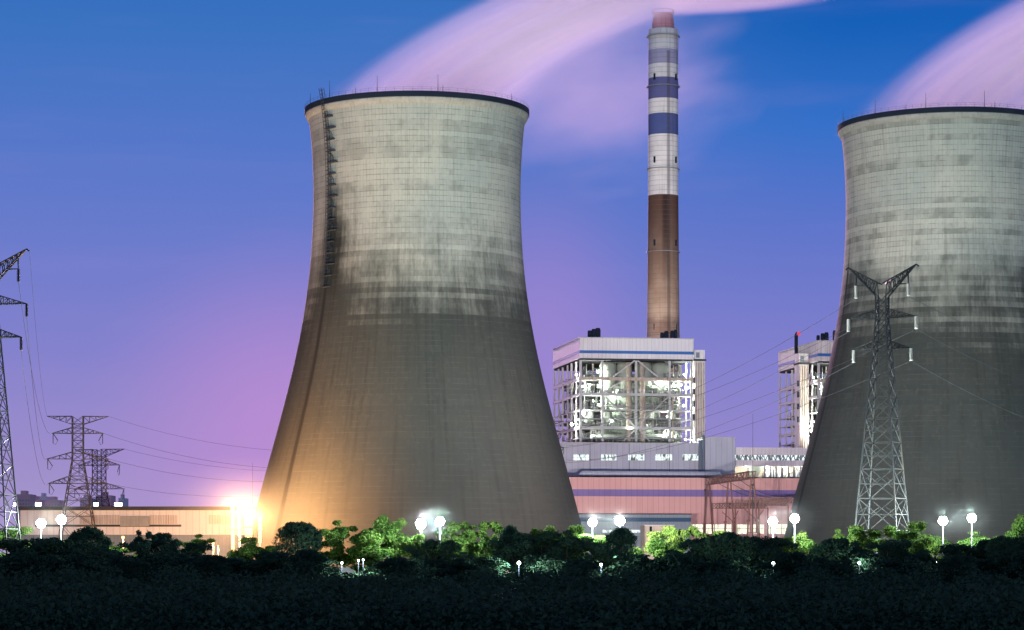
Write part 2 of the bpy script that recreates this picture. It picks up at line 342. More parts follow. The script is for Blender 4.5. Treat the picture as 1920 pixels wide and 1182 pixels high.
# ------------------------------------------------------------------ cooling towers
ZS = np.array([0, 18.3, 25.3, 39.5, 53.5, 67.6, 79.6, 89, 95.7, 106, 117, 128, 135.7, 140.4, 143.0])
RS = np.array([55.2, 50.5, 48.6, 44.8, 41.1, 37.8, 35.4, 34.05, 33.3, 32.6, 32.35, 32.6, 33.0, 33.6, 34.1])
PF = np.polyfit(ZS, RS, 6)
def shell_r(z): return float(np.polyval(PF, z))
TOPZ = 143.0
def cooling_tower(loc, label, mat, ladder, rods, with_ladder=True):
    t = thing('cooling_tower', label, 'cooling tower', loc)
    n = 160; prof = [(shell_r(z), z) for z in np.linspace(.5, TOPZ, 96)]
    inner = [(r - .7, z) for r, z in prof][::-1]
    MB().lathe(prof + inner, n, cap=False).build('shell', mat, t, True)
    r = shell_r(TOPZ)
    MB().lathe([(r - .5, TOPZ - 2.2), (r + .1, TOPZ - 2.1), (r + .8, TOPZ - .6), (r + .8, TOPZ - .31), (r - .6, TOPZ - .31)], n, cap=False).build('rim_corbel', M_CONC, t, True)
    MB().lathe([(r - .8, TOPZ - .3), (r + 1.0, TOPZ - .3), (r + 1.0, TOPZ + 1.3), (r - .8, TOPZ + 1.3)], n, cap=False).build('rim_walkway', M_NAVY, t)
    b = MB()
    for k in range(n):
        a0, a1 = 2 * math.pi * k / n, 2 * math.pi * (k + 1) / n; rr = r + .9
        p = lambda a, z: (rr * math.cos(a), rr * math.sin(a), TOPZ + z)
        if k % 2 == 0: b.beam(p(a0, 1.3), p(a0, 2.45), .05)
        for z in (1.9, 2.45): b.beam(p(a0, z), p(a1, z), .035)
    b.build('railing', M_STEELDK, t)
    for a, h in rods:
        q = Vector((r * math.sin(a), -r * math.cos(a), TOPZ + 1.5)); MB().tube([q, q + Vector((0, 0, h))], [.11, .05], 6).build('lightning_rod', M_STEELDK, t)
    if with_ladder:
        def L(z, s, out):      # s metres to the side of the ladder's meridian, out metres off the shell
            rr = shell_r(z) + out; a = ladder + s / rr; return Vector((rr * math.sin(a), -rr * math.cos(a), z))
        z1 = TOPZ + 4.5; z0 = TOPZ - 56
        b = MB()
        for s, o_ in ((-.55, .25), (.55, .25), (-.55, 1.3), (.55, 1.3)):
            zz = np.linspace(z0, z1, 40); b.tube([L(z, s, o_) for z in zz], .085, 4)
        for z in np.arange(z0, z1, 1.15):
            b.beam(L(z, -.6, 1.3), L(z, .6, 1.3), .10); b.beam(L(z, -.6, .25), L(z, -.6, 1.3), .10); b.beam(L(z, .6, .25), L(z, .6, 1.3), .10)
        b.build('caged_ladder', M_STEELDK, t)
        k = 0; z = TOPZ - 4.2
        while z > z0:
            ln = 3.2 + .9 * (k % 3 == 1)
            b = MB(); b.beam(L(z, -.6, .6), L(z, ln, .6), .9, .28); b.beam(L(z + 1, .6, 1.0), L(z + 1, ln - .6, 1.0), .07)
            b.build('landing', M_STEELDK, t)
            if k % 2 == 1 and z - 3.3 > z0:
                b = MB()
                for o_ in (.45, 1.0): b.beam(L(z - .1, .7, o_), L(z - 2.0, 2.3, o_), .13); b.beam(L(z - 2.0, 2.3, o_), L(z - 3.3, 2.3, o_), .11)
                b.build('stair_flight', M_STEELDK, t)
            z -= 3.45; k += 1
    return t
LAD = R(-52.5)
m1 = tower_mat('cooling_tower_concrete', 97.0, 17.0, LAD, .25, 2.0)
T1 = (P(782, 1045, 800).x, 800, 0)
T2 = (P(1775, 1045, 827).x, 827, 0)
def rod_at(px, cx, Rp): return math.asin(max(-1, min(1, (px - cx) / Rp)))
cooling_tower(T1, 'whole tall hourglass cooling tower with dark lower half and caged ladder, left of the chimney', m1, LAD,
              [(rod_at(px, 782, 209), h) for px, h in ((582, 3.6), (624, 5.2), (675, 1.8), (716, 4.8), (828, 5.0), (837, 1.8), (963, 2.2))] + [(R(160), 4), (R(200), 4)])
m2 = tower_mat('grimy_cooling_tower_concrete', 95.0, 6.0, R(-80), .75, 5.0)
cooling_tower(T2, 'grimy hourglass cooling tower cut off by the right edge, behind the tall lattice pylon', m2, R(110),
              [(rod_at(px, 1775, 203), h) for px, h in ((1573, 4.0), (1619, 4.4), (1670, 1.5), (1704, 4.6), (1811, 5.0), (1831, 1.6), (1905, 5.0))], False)

# ------------------------------------------------------------------ chimney
def chimney_mat():
    m, t, o = newmat('banded_chimney_concrete'); vec, (x, y, z) = objxyz(t)
    D = 1100; Z = lambda py: ZC + (HY - py) / F * D
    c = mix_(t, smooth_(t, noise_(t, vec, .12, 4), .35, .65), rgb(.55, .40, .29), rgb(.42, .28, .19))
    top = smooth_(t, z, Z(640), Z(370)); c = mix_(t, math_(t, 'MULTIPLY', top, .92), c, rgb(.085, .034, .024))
    w = mix_(t, smooth_(t, noise_(t, vec, .15, 4), .35, .7), rgb(.88, .81, .77), rgb(.74, .68, .65))
    c = mix_(t, math_(t, 'GREATER_THAN', z, Z(368)), c, w)
    for a, b, col, k in ((255, 216, rgb(.020, .055, .26), .92), (188, 149, rgb(.035, .045, .25), .88), (123, 96, rgb(.30, .26, .46), .75), (55, 20, rgb(.42, .14, .20), .9)):
        inb = math_(t, 'MULTIPLY', math_(t, 'GREATER_THAN', z, Z(a)), math_(t, 'LESS_THAN', z, Z(b)))
        c = mix_(t, math_(t, 'MULTIPLY', inb, k), c, col)
    th = math_(t, 'ARCTAN2', x, math_(t, 'MULTIPLY', y, -1))
    S = node(t, 'ShaderNodeCombineXYZ'); t.links.new(math_(t, 'MULTIPLY', th, 6.5), S.inputs[0]); t.links.new(z, S.inputs[1]); S = S.outputs[0]
    run = noise_(t, S, .8, 4, (1, .03, 1))
    c = mix_(t, smooth_(t, run, .5, .72, 0, .38), c, rgb(.10, .08, .075))
    # the long brown run down the face, dark below the paint, and a grey one above
    band = smooth_(t, math_(t, 'ABSOLUTE', math_(t, 'SUBTRACT', th, .12)), .10, .36, 1, 0)
    low = math_(t, 'MULTIPLY', smooth_(t, z, Z(560), Z(400), .15, 1), math_(t, 'LESS_THAN', z, Z(369)))
    c = mix_(t, math_(t, 'MULTIPLY', math_(t, 'MULTIPLY', band, low), .85), c, rgb(.035, .018, .014))
    band2 = smooth_(t, math_(t, 'ABSOLUTE', math_(t, 'SUBTRACT', th, .30)), .05, .16, 1, 0)
    c = mix_(t, math_(t, 'MULTIPLY', math_(t, 'MULTIPLY', band2, math_(t, 'LESS_THAN', z, Z(100))), .55), c, rgb(.06, .05, .055))
    c = mix_(t, math_(t, 'MULTIPLY', math_(t, 'LESS_THAN', math_(t, 'FRACT', math_(t, 'DIVIDE', z, 2.1)), .12), .35), c, rgb(.14, .12, .11))
    pbsdf(t, o, c, .8, 0, .2); return m
MC = chimney_mat()
CHX = P(1243.5, 1045, 1100).x
ch = thing('chimney', 'very tall banded chimney, white and blue above brown, behind the steel boiler house', 'chimney', (CHX, 1100, 0))
zc = lambda py: ZC + (HY - py) / F * 1100
px_r = lambda w: w / 2 / F * 1100
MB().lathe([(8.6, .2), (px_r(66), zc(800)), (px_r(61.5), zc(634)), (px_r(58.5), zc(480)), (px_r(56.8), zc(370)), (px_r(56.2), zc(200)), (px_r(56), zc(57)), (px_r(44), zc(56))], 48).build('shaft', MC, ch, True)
MB().lathe([(px_r(43), zc(58)), (px_r(41), zc(45)), (px_r(36), zc(27)), (px_r(34), zc(26)), (px_r(33), zc(44))], 40, cap=False).build('flue_cone', MC, ch, True)
b = MB()
for k in range(24):
    a = 2 * math.pi * k / 24; b.beam((px_r(40) * math.cos(a), px_r(40) * math.sin(a), zc(27)), (px_r(40) * math.cos(a), px_r(40) * math.sin(a), zc(21)), .12)
b.lathe([(px_r(40) - .1, zc(21)), (px_r(40) + .1, zc(21)), (px_r(40) + .1, zc(21) + .2), (px_r(40) - .1, zc(21) + .2)], 24, cap=False)
b.build('top_railing', M_STEELDK, ch)
for py in (148, 303, 458, 615):
    for a in (R(-38), R(52)):
        r = px_r(57.5); MB().box(-.4, .4, -.5, .3, -1.3, 1.3).build('obstruction_lamp_niche', M_NAVY, ch).location = (r * math.sin(a), -r * math.cos(a), zc(py))
for py in (56, 150, 305, 460, 617):
    r = px_r(57.2); b = MB(); b.lathe([(r, 0), (r + .7, 0), (r + .7, .25), (r, .25)], 40, cap=False)
    b.build('gallery_ring', M_STEEL, ch).location = (0, 0, zc(py) - 3.2)

# ------------------------------------------------------------------ plant frame (turned 9 degrees)
TH = math.atan2(.158, .987); CT, ST = math.cos(TH), math.sin(TH); O = (26.4, 1000.)
def wx(u, v): return O[0] + CT * u - ST * v
def wy(u, v): return O[1] + ST * u + CT * v
def U(px, v):
    k = (px - CX) / F; return (k * (O[1] + CT * v) - O[0] + ST * v) / (CT - ST * k)
def Zv(py, u, v): return ZC + (HY - py) / F * wy(u, v)
def pthing(name, label, cat, u0, v0, group=None):
    t = thing(name, label, cat, (wx(u0, v0), wy(u0, v0), 0), TH, group); t['uv0'] = 0; del t['uv0']
    return t, (u0, v0, 0)

def boiler_house(label, u0, lift_left, clad, vents):
    t, off0 = pthing('boiler_house', label, 'boiler house', u0, 0, 'open steel boiler houses')
    Wd, Dp = 45.5, 60.0; z1, z0, zb = 90.6, 82.7, 14.0
    MB().box(0, Wd, 0, Dp, z0, z1).build('cladding', clad, t)
    MB().box(-.06, Wd + .06, -.06, Dp + .06, 84.6, 85.75).build('band', M_BLUE, t)
    MB().box(-.25, Wd + .25, -.25, Dp + .25, z1 - .05, z1 + .35).build('roof_edge', M_LAV, t)
    MB().box(.4, Wd - .4, .4, Dp - .4, z0 - .7, z0 - .02).build('soffit', M_DARK, t)
    cols_u = [.5, 9.1, 22.6, 36.0, 44.8]
    for u in cols_u:
        for v in (.6, 20, 40, 59.4):
            w = .85 if v < 1 else .7
            MB().box(u - w / 2, u + w / 2, v - w / 2, v + w / 2, zb, z0 - .7).build('column', M_WHITE, t)
    for v in (10, 29, 49.5):
        for u in (.5, 44.8): MB().box(u - .3, u + .3, v - .3, v + .3, zb, z0 - .7).build('column', M_WHITE, t)
    for z, h, mt in ((74.8, 1.25, M_RUST), (68.7, 1.0, M_WHITE), (62.6, .45, M_WHITE), (59.2, .3, M_STEEL), (55.6, 1.1, M_WHITE), (51.6, .4, M_STEEL)):
        MB().box(0, Wd, .15, .95, z - h / 2, z + h / 2).build('front_beam', mt, t)
        MB().box(.15, .95, 1.0, Dp, z - h / 2, z + h / 2).build('side_beam', M_WHITE, t)
        MB().box(Wd - 1.15, Wd - .35, 1.0, Dp, z - h / 2, z + h / 2).build('side_beam', M_WHITE, t)
        b = MB(); b.box(1, 11, 1.2, 12, z - .35, z - .2); b.box(35, Wd - 4, 1.2, 12, z - .35, z - .2); b.box(11, 35, 1.2, 7.5, z - .35, z - .2); b.box(1, 9, 12, Dp - 4, z - .35, z - .2)
        b.build('floor', M_GRATE, t)
        b = MB()
        for a, e, v in ((1, 9, .5), (9.5, 22, .5), (23, 35.5, .5), (36.5, 44, .5)):
            for dz in (.9, 1.3): b.beam((a, v, z + h / 2 + dz - .2), (e, v, z + h / 2 + dz - .2), .10)
            for k in range(5): q = a + (e - a) * k / 4; b.beam((q, v, z + h / 2), (q, v, z + h / 2 + 1.1), .10)
        b.build('guard_rail', M_STEEL, t)
    def brace(p, q, w=.5): MB().beam(p, q, w).build('brace', M_WHITE, t)
    v = .55
    brace((13.5, v, 75.6), (22, v, 82)); brace((31.5, v, 75.6), (23.2, v, 82))
    brace((9.6, v, 69.4), (17, v, 74)); brace((35.5, v, 69.4), (28.5, v, 74))
    brace((10, v, 68), (22, v, 56.3)); brace((35.5, v, 68), (24, v, 57), .4); brace((15.5, 2.2, 67.5), (21.5, 2.2, 57), .3)
    brace((17.5, v, 50.4), (22, v, 54.8), .4); brace((24, v, 54.8), (28, v, 50.4), .4)
    for (va, vb) in ((10, 20), (20, 29), (40, 49.5)):
        brace((.5, va, 56), (.5, vb, 68), .4); brace((.5, vb, 69), (.5, va, 82), .4); brace((44.8, va, 69), (44.8, vb, 82), .4)
    # boiler casing and the big vessels
    b = MB(); b.box(12, 34, 13, 44, zb, 74); b.box(14, 32, 12.2, 13, zb, 72); b.build('boiler_casing', M_GREEN, t)
    MB().box(10, 35.5, 46, 57, 30, 80).build('rear_pass', M_GREEN, t)
    for u, r in ((12.4, 3.4), (19.0, 3.2), (27.0, 3.2), (33.4, 3.4)):
        MB().lathe([(1.0, -7.5), (r, -2.0), (r, 5.0), (r * .8, 6.2), (.6, 6.6)], 28, (u, 6.4, 74.5 + .8)).build('silo', M_SILO, t, True)
    for u, z, r, h in ((29.2, 57.5, 2.2, 7.6), (12.8, 57, 1.8, 6), (38.5, 57.2, 1.7, 6.5), (5.2, 57.6, 1.9, 5.5)):
        MB().lathe([(.3, 0), (r, .7), (r, h - .8), (.3, h)], 20, (u, 8.0, z)).build('vessel', M_SILO, t, True)
    for u, vv in ((20.2, 3.2), (25.4, 2.0)): MB().tube([(u, vv, zb), (u, vv, 81.5)], 1.05, 14).build('downcomer', M_RUST, t, True)
    for z in (64.5, 72.0, 52.8): MB().tube([(8, 5, z), (21, 5, z), (33, 5, z), (40, 5, z + .01)], .75, 12).build('header_pipe', M_SILO, t, True)
    rr = random.Random(41)
    for k in range(44):
        side = rr.random()
        if side < .42: u, vv = rr.uniform(1.2, 10.5), rr.uniform(1.5, 40)
        elif side < .72: u, vv = rr.uniform(35, 41), rr.uniform(1.5, 14)
        else: u, vv = rr.uniform(10, 36), rr.uniform(2, 9)
        za = rr.choice((45, 50.5, 56, 63, 69)); L = rr.uniform(5, 20); r = rr.choice((.12, .18, .25, .35))
        pts = [(u, vv, za), (u, vv, min(za + L, 81))]
        if rr.random() < .5: pts += [(u + rr.uniform(-4, 4), vv, min(za + L, 81) + .01)]
        MB().tube(pts, r, 8).build('pipe', rr.choice((M_WHITE, M_WHITE, M_SILO, M_STEEL, M_RUST)), t, True)
    # small plant: valves, cable trays, cabinets, ducts
    b = MB()
    for k in range(1100):
        s = rr.random()
        u, vv = (rr.uniform(1, 11), rr.uniform(1.5, 46)) if s < .5 else ((rr.uniform(34.5, 41), rr.uniform(1.5, 16)) if s < .8 else (rr.uniform(11, 35), rr.uniform(2.5, 11)))
        zf = rr.choice((49.8, 55.4, 55.4, 62.4, 62.4, 68.5, 68.5, 74.6)); w, dd, h = rr.uniform(.2, 1.3), rr.uniform(.2, 1.0), rr.uniform(.3, 2.6)
        z = zf + (rr.uniform(0, 4.5) if rr.random() < .5 else 0)
        if rr.random() < .35: w, h = rr.uniform(2, 5), rr.uniform(.15, .4)
        b.box(u - w / 2, u + w / 2, vv, vv + dd, z, z + h)
    b.build('valves_and_trays', M_EQUIP, t)['kind'] = 'stuff'
    b = MB()
    for k in range(620):
        s = rr.random()
        u, vv = (rr.uniform(1, 11), rr.uniform(1.5, 46)) if s < .5 else ((rr.uniform(34.5, 41), rr.uniform(1.5, 16)) if s < .8 else (rr.uniform(11, 35), rr.uniform(2.5, 11)))
        zf = rr.choice((49.8, 55.4, 62.4, 68.5)); q = rr.uniform(1, 5)
        b.tube([(u, vv, zf), (u, vv, zf + q), (u + rr.uniform(-2, 2), vv + rr.uniform(-1, 1), zf + q + .01)], rr.uniform(.06, .16), 5)
    b.build('small_pipework', M_WHITE, t)['kind'] = 'stuff'
    MB().box(1, 44.5, 1.0, 59, zb, 48.6).build('lower_casing', M_CONC, t)
    # lift shaft
    if lift_left: a0, a1, c0, c1 = -4.6, -.5, 11.5, 18
    else: a0, a1, c0, c1 = Wd + .6, Wd + 4.9, 1.0, 7.0
    MB().box(a0, a1, c0, c1, zb, 82.2).build('lift_shaft', M_CLADOLD, t)
    b = MB()
    for k in range(4): q = a0 + .6 + k * (a1 - a0 - 1.2) / 3; b.tube([(q, c0 - .35, zb), (q, c0 - .35, 81.5)], .26, 8)
    b.build('shaft_pipe', M_RUST, t)
    MB().box(a0 - .35, a1 + .35, c0 - .6, c1 + .3, 82.2, 82.9).build('shaft_platform', M_DARK, t)
    MB().box(a0 + .1, a1 - .1, c0 + .2, c1, 82.92, 86.6).build('winch_room', clad, t)
    MB().box(a0 + .7, a0 + 2.1, c0 + .08, c0 + .25, 83.5, 85.6).build('winch_window', M_GREYB, t)
    for z in (59, 64.2, 69, 73.4): MB().box(a0 - .45, a0 + .15, c0 - .2, c0 + 1.2, z, z + 2.3).build('landing_door', M_NAVY, t)
    # work lamps
    for i, (u, vv, z, pw, s) in enumerate(LAMPS):
        l = MB().lathe([(.05, -s), (s * .75, -s * .7), (s, 0), (s * .75, s * .7), (.05, s)], 12, (u, vv, z)).build('work_lamp', E_HALIDE, t, True)
        light(t, 'POINT', (u, vv - s - .25, z), pw * 1.3, (.93, 1, .84), .3)
    for (u, w, h) in vents:
        b = MB(); b.lathe([(w, 0), (w, h * .8), (w * .75, h), (.1, h)], 14, (u, 5, z1 + .35)); b.build('roof_vent', M_NAVY, t, True)
    return t
k_ = 1 / 4.805
def lamp(px, py, vv, pw, s=.32): return (U(px, vv), vv, Zv(py, U(px, vv), vv), pw, s)
LAMPS = [lamp(1081, 703, 6, 3500, .4), lamp(1121, 698, 3.5, 4500, .45), lamp(1092, 725, 4, 3500), lamp(1105, 723, 6, 3500), lamp(1126, 719, 3, 5000, .5), lamp(1111, 752, 5, 6500, .5),
         lamp(1094, 775, 3, 16000, .75), lamp(1072, 796, 10, 11000, .6), lamp(1264, 724, 4, 7000, .5), lamp(1276, 722, 6, 7500, .55), lamp(1290, 727, 9, 4500, .4), lamp(1283, 703, 7, 4500, .4),
         lamp(1250, 782, 5, 5500, .4), lamp(1282, 761, 6, 5500, .4), lamp(1246, 811, 3.5, 4000, .4), lamp(1110, 822, 4, 3500), lamp(1285, 824, 4, 4500), lamp(1180, 803, .3, 600, .2),
         lamp(1150, 760, 9.5, 5000, .3), lamp(1146, 790, 3, 3500, .3), lamp(1215, 795, 9.5, 4000, .3), lamp(1235, 720, 2.8, 3500, .3), lamp(1160, 728, 11, 4500, .3)]
bh1 = boiler_house('open steel boiler house with white top and lit pipework, between the two cooling towers', 0, False, M_CLAD,
             [(5.0, .9, 3.0), (6.6, 1.0, 3.6), (8.2, 1.1, 4.0), (34.0, .8, 2.6), (35.7, .9, 3.2), (38.0, .8, 3.4), (39.4, .7, 3.8)])
bh2 = boiler_house('brown stained boiler house half hidden behind the right cooling tower', 96, True, M_CLADOLD,
                   [(1.5, .7, 2.4), (3.3, .8, 3.2), (4.9, .9, 3.6), (8.4, .9, 4.4)])
for u, vv in ((36.8, 52.0),):
    for hh, uo in ((bh1, 0),): MB().box(u - .5, u + .5, vv - .4, vv + .4, 91.0, 92.6).build('roof_lamp', E_SODIUM, hh); light(hh, 'POINT', (u, vv + 1.4, 93.2), 26000, (1, .80, .68), .5)
st = MB().tube([(-.6, 30, 88), (-.6, 30, 95.5), (-.2, 29.4, 96.3)], .75, 12).build('exhaust_stack', M_NAVY, bh2, True)
MB().lathe([(.1, -.9), (.8, -.4), (.8, .4), (.1, .9)], 14, (.1, 28.6, 96.0)).build('red_beacon', E_RED, bh2, True)

# bunker bay
v = -14.0
uA, uB = U(1030, v), U(1318, v); zT = Zv(832, U(1200, v), v)
bb, off = pthing('bunker_bay', 'lavender grey bay with five lit windows, below the open boiler house', 'building', uA, v)
MB().box(uA, uB, v, -1.0, 0, zT).build('wall', M_LAV, bb, off=off)
MB().box(uA - .2, uB + .2, v - .2, -.9, zT, zT + .35).build('roof_edge', M_WHITE, bb, off=off)
for p0, p1 in ((1075, 1104), (1127, 1156), (1178, 1208), (1229, 1260), (1280, 1309)):
    a, c = U(p0, v), U(p1, v); z0, z1 = Zv(863.5, a, v), Zv(852, a, v)
    MB().box(a, c, v - .10, v + .1, z0, z1).build('window', E_WIN, bb, off=off)
    b = MB(); b.box(a - .15, c + .15, v - .18, v - .02, z0 - .25, z0); b.box(a - .15, c + .15, v - .18, v - .02, z1, z1 + .2); b.build('window_frame', M_WHITE, bb, off=off)
b = MB()
for px in (1106.5, 1180, 1255): q = U(px, v); b.box(q - .07, q + .07, v - .12, v - .003, 0, zT)
b.build('downpipe', M_STEELDK, bb, off=off)
# stair block on its right
v2 = -16.0; uA, uB = U(1321, v2), U(1378, v2); zT = Zv(821, uA, v2)
sb, off = pthing('stair_block', 'windowless lavender block right of the bay with five lit windows', 'building', uA, v2)
MB().box(uA, uB, v2, 2, 0, zT).build('wall', M_LAV, sb, off=off)
MB().box(uA - .2, uB + .2, v2 - .2, 2.2, zT, zT + .3).build('roof_edge', M_WHITE, sb, off=off)
rs = tag(MB().add([], []).tube([(U(1313.5, v2), v2 + .4, 0), (U(1313.5, v2), v2 + .4, Zv(826, 60, v2))], .75, 12).tube([(U(1319, v2), v2, 0), (U(1319, v2), v2, Zv(817, 60, v2))], .55, 12)
         .build('riser_pipe', M_GREYB, None, True), 'pair of blue grey riser pipes between the bay and the stair block', 'pipe')
rs.location = (O[0], O[1], 0); rs.rotation_euler = (0, 0, TH)

# conveyor gallery and the lit bay under it
v = -8.0; uA, uB = U(1378.5, v), U(1540, v); zz = lambda py: Zv(py, (uA + uB) / 2, v)
cg, off = pthing('conveyor_gallery', 'pale conveyor gallery with a strip of windows, left of the grimy cooling tower', 'gallery', uA, v)
MB().box(uA, uB, v, v + 9, zz(853.5), zz(839.5)).build('upper_wall', M_CLAD, cg, off=off)
MB().box(uA, uB, v - .1, v + 9, zz(874.5), zz(863.5)).build('lower_wall', M_CLAD, cg, off=off)
MB().box(uA, uB, v + 3.0, v + 3.2, zz(863.5), zz(853.5)).build('window_strip', E_WIN, cg, off=off)
b = MB(); n = 17
for k in range(n):
    a, c = uA + (uB - uA) * k / n, uA + (uB - uA) * (k + 1) / n; mid = (a + c) / 2
    b.beam((a, v + .5, zz(863.5)), (mid, v + .5, zz(853.5)), .28); b.beam((mid, v + .5, zz(853.5)), (c, v + .5, zz(863.5)), .28)
    if k % 2: b.beam((a, v + .9, zz(863)), (a, v + .9, zz(854)), .4)
b.build('truss', M_GREYB, cg, off=off)
MB().box(uA, uB, v + 8, v + 8.4, zz(902), zz(875)).build('rear_wall', M_CREAM, cg, off=off)
for k in range(10):
    a = uA + 12 + (uB - uA - 12) * k / 9.5; MB().box(a - .35, a + .35, v + .6, v + 1.3, 0, zz(874.8)).build('post', M_WHITE, cg, off=off)
MB().add([(uA + 6.5, v + 2, zz(875)), (uA + 12, v + 2, zz(875)), (uA + 8.8, v + 2, zz(900)), (uA + 7.4, v + 2, zz(900)), (uA + 6.5, v + 6, zz(875)), (uA + 12, v + 6, zz(875)), (uA + 8.8, v + 6, zz(900)), (uA + 7.4, v + 6, zz(900))],
         [(0, 1, 2, 3), (7, 6, 5, 4), (0, 4, 5, 1), (1, 5, 6, 2), (2, 6, 7, 3), (3, 7, 4, 0)]).build('hopper', M_SILO, cg, off=off)
b = MB(); rr = random.Random(5)
for k in range(26):
    a = rr.uniform(uA + 13, uB); w = rr.uniform(.3, 1.8); b.box(a, a + w, v + 3, v + 5, zz(900), zz(rr.uniform(878, 896)))
b.build('switch_cabinets', M_STEEL, cg, off=off)
for px in (1400, 1440, 1470, 1500):
    q = U(px, v); MB().box(q - .5, q + .5, v + 1.2, v + 1.5, zz(877.2), zz(876)).build('work_lamp', E_HALIDE, cg, off=off)
    light(cg, 'POINT', (q - uA, 1.4 , zz(879)), 2600, (.95, 1, .85), .3)

# turbine hall
v = -72.0; uA, uB = U(1000, v), U(1560, v); vB = -20.0
th_, off = pthing('turbine_hall', 'long pink turbine hall with a purple band, between the cooling towers', 'building', uA, v)
zT = Zv(896, U(1280, v), v)
zq = lambda py: Zv(py, U(1280, v), v)
MB().box(uA, uB, v, vB, zq(1004), zT).build('upper_wall', M_PINK, th_, off=off)
MB().box(uA, uB, v, vB, 0, zq(1004)).build('base_wall', M_PINK, th_, off=off)
MB().box(uA, uB, v - .08, v + .1, zq(931.5), zq(918.5)).build('band', M_PURP, th_, off=off)
MB().box(uA - .2, uB + .2, v - .25, vB + .2, zT, zT + .4).build('roof_edge', M_NAVY, th_, off=off)
for p0, p1 in ((1296, 1320), (1324, 1371), (1378, 1405), (1412, 1432), (1440, 1478), (1482, 1510)):
    a, c = U(p0, v), U(p1, v); MB().box(a, c, v - .06, v + .1, zq(1001), zq(983.5)).build('window', E_WINY, th_, off=off)
zr = Zv(895, U(1200, -48), -48); r = 1.35
a, c = U(1086, -48), U(1352, -48)
b = MB(); b.tube([(a, -48, zr + .6), (a + 1, -48, zr + .9), (c - 1, -48, zr + .9), (c, -48, zr + .6)], [.6, r, r, .6], 20)
b.build('roof_duct', M_LAV, th_, True, off=off)
b = MB()
for k in range(14): q = a + (c - a) * (k + .5) / 14; b.box(q - .25, q + .25, -49.2, -46.8, zT - .2, zr + .3)
b.build('duct_saddle', M_STEEL, th_, off=off)

# workshop and kiosk
v = -118.0; uA, uB = U(1075, v), U(1295, v); zq2 = lambda py: Zv(py, U(1200, v), v)
ws, off = pthing('workshop', 'low blue grey workshop with a dark blue band, in front of the pink hall', 'building', uA, v)
MB().box(uA, uB, v, v + 18, 0, zq2(965)).build('wall', M_GREYB, ws, off=off)
MB().box(uA - .1, uB + .1, v - .1, v + 18.1, zq2(978.5), zq2(971)).build('band', M_DBLUE, ws, off=off)
MB().box(uA - .3, uB + .3, v - .3, v + 18.3, zq2(965), zq2(965) + .35).build('roof_edge', M_DARK, ws, off=off)
for p0, p1 in ((1130, 1147), (1178, 1200)):
    MB().box(U(p0, v), U(p1, v), v - .07, v + .1, zq2(999), zq2(994)).build('window', E_WIN, ws, off=off)
v = -126; uA, uB = U(1209, v), U(1262, v); zq3 = lambda py: Zv(py, U(1235, v), v)
ks, off = pthing('kiosk', 'small cream kiosk with a dark door, against the blue grey workshop', 'kiosk', uA, v)
MB().box(uA, uB, v, v + 6, 0, zq3(986)).build('wall', M_CREAM, ks, off=off)
MB().box(uA - .4, uB + .4, v - .5, v + 6.2, zq3(986), zq3(984.6)).build('roof', M_CLAD, ks, off=off)
MB().box(U(1218, v), U(1222.5, v), v - .08, v + .1, zq3(1010), zq3(987.5)).build('door', M_NAVY, ks, off=off)

# ------------------------------------------------------------------ lattice steelwork
def lattice(b, A, B, n, t, w0, w1):
    """square lattice box girder from A to B, widths w0 to w1"""
    A, B = Vector(A), Vector(B); dv = (B - A).normalized(); up = Vector((0, 0, 1)) if abs(dv.z) < .9 else Vector((0, 1, 0))
    a = dv.cross(up).normalized(); c = a.cross(dv).normalized()
    K = lambda i, s: A.lerp(B, i / n) + (a * s[0] + c * s[1]) * ((w0 + (w1 - w0) * i / n) / 2)
    S4 = ((-1, -1), (1, -1), (1, 1), (-1, 1))
    for s in S4: b.beam(K(0, s), K(n, s), t)
    for i in range(n):
        for j in range(4):
            s, q = S4[j], S4[(j + 1) % 4]
            b.beam(K(i, s), K(i + 1, q), t * .7) if (i + j) % 2 else b.beam(K(i, q), K(i + 1, s), t * .7)
            b.beam(K(i, s), K(i, q), t * .7)
def substation_gantry(label, ends, h, mt, leg_w, beam_w, n, nl, leg_t=.34):
    A, B = Vector(ends[0]), Vector(ends[1])
    t = thing('substation_gantry', label, 'gantry', (A.x, A.y, 0), 0, 'substation gantries'); o_ = Vector((A.x, A.y, 0))
    b = MB(); lattice(b, Vector((A.x, A.y, h)) - o_, Vector((B.x, B.y, h)) - o_, n, .2, beam_w, beam_w); b.build('beam', mt, t)
    dv = (B - A); dv.z = 0; pr = Vector((dv.y, -dv.x, 0)).normalized()
    if pr.x < 0: pr = -pr
    for i in range(nl):
        q = A.lerp(B, i / (nl - 1)) - o_; q.z = 0; top = q + Vector((0, 0, h - beam_w / 2))
        for s in (-1, 1):
            b = MB(); b.tube([q + pr * s * leg_w, top + pr * s * .45], [leg_t, leg_t * .75], 8)
            for f in (.3, .55): e = (q + pr * s * leg_w).lerp(top + pr * s * .45, f); b.lathe([(leg_t * 1.7, -.3), (leg_t * 1.7, .3)], 8, e)
            b.build('leg', mt, t)
        MB().beam((q + pr * leg_w).lerp(top + pr * .45, .42), (q - pr * leg_w).lerp(top - pr * .45, .42), .28).build('tie', mt, t)
    return t
gr_ = P(1411, 893, 850); gl_ = P(1328, 909, 926); H_G = ZC + (HY - 890.5) / F * 850
gm = (gr_ + gl_) / 2
substation_gantry('tall brown portal gantry with a sloping-looking lattice beam, in front of the pink hall', (gl_, gr_), H_G, M_BROWN, 2.6, 2.3, 26, 3)
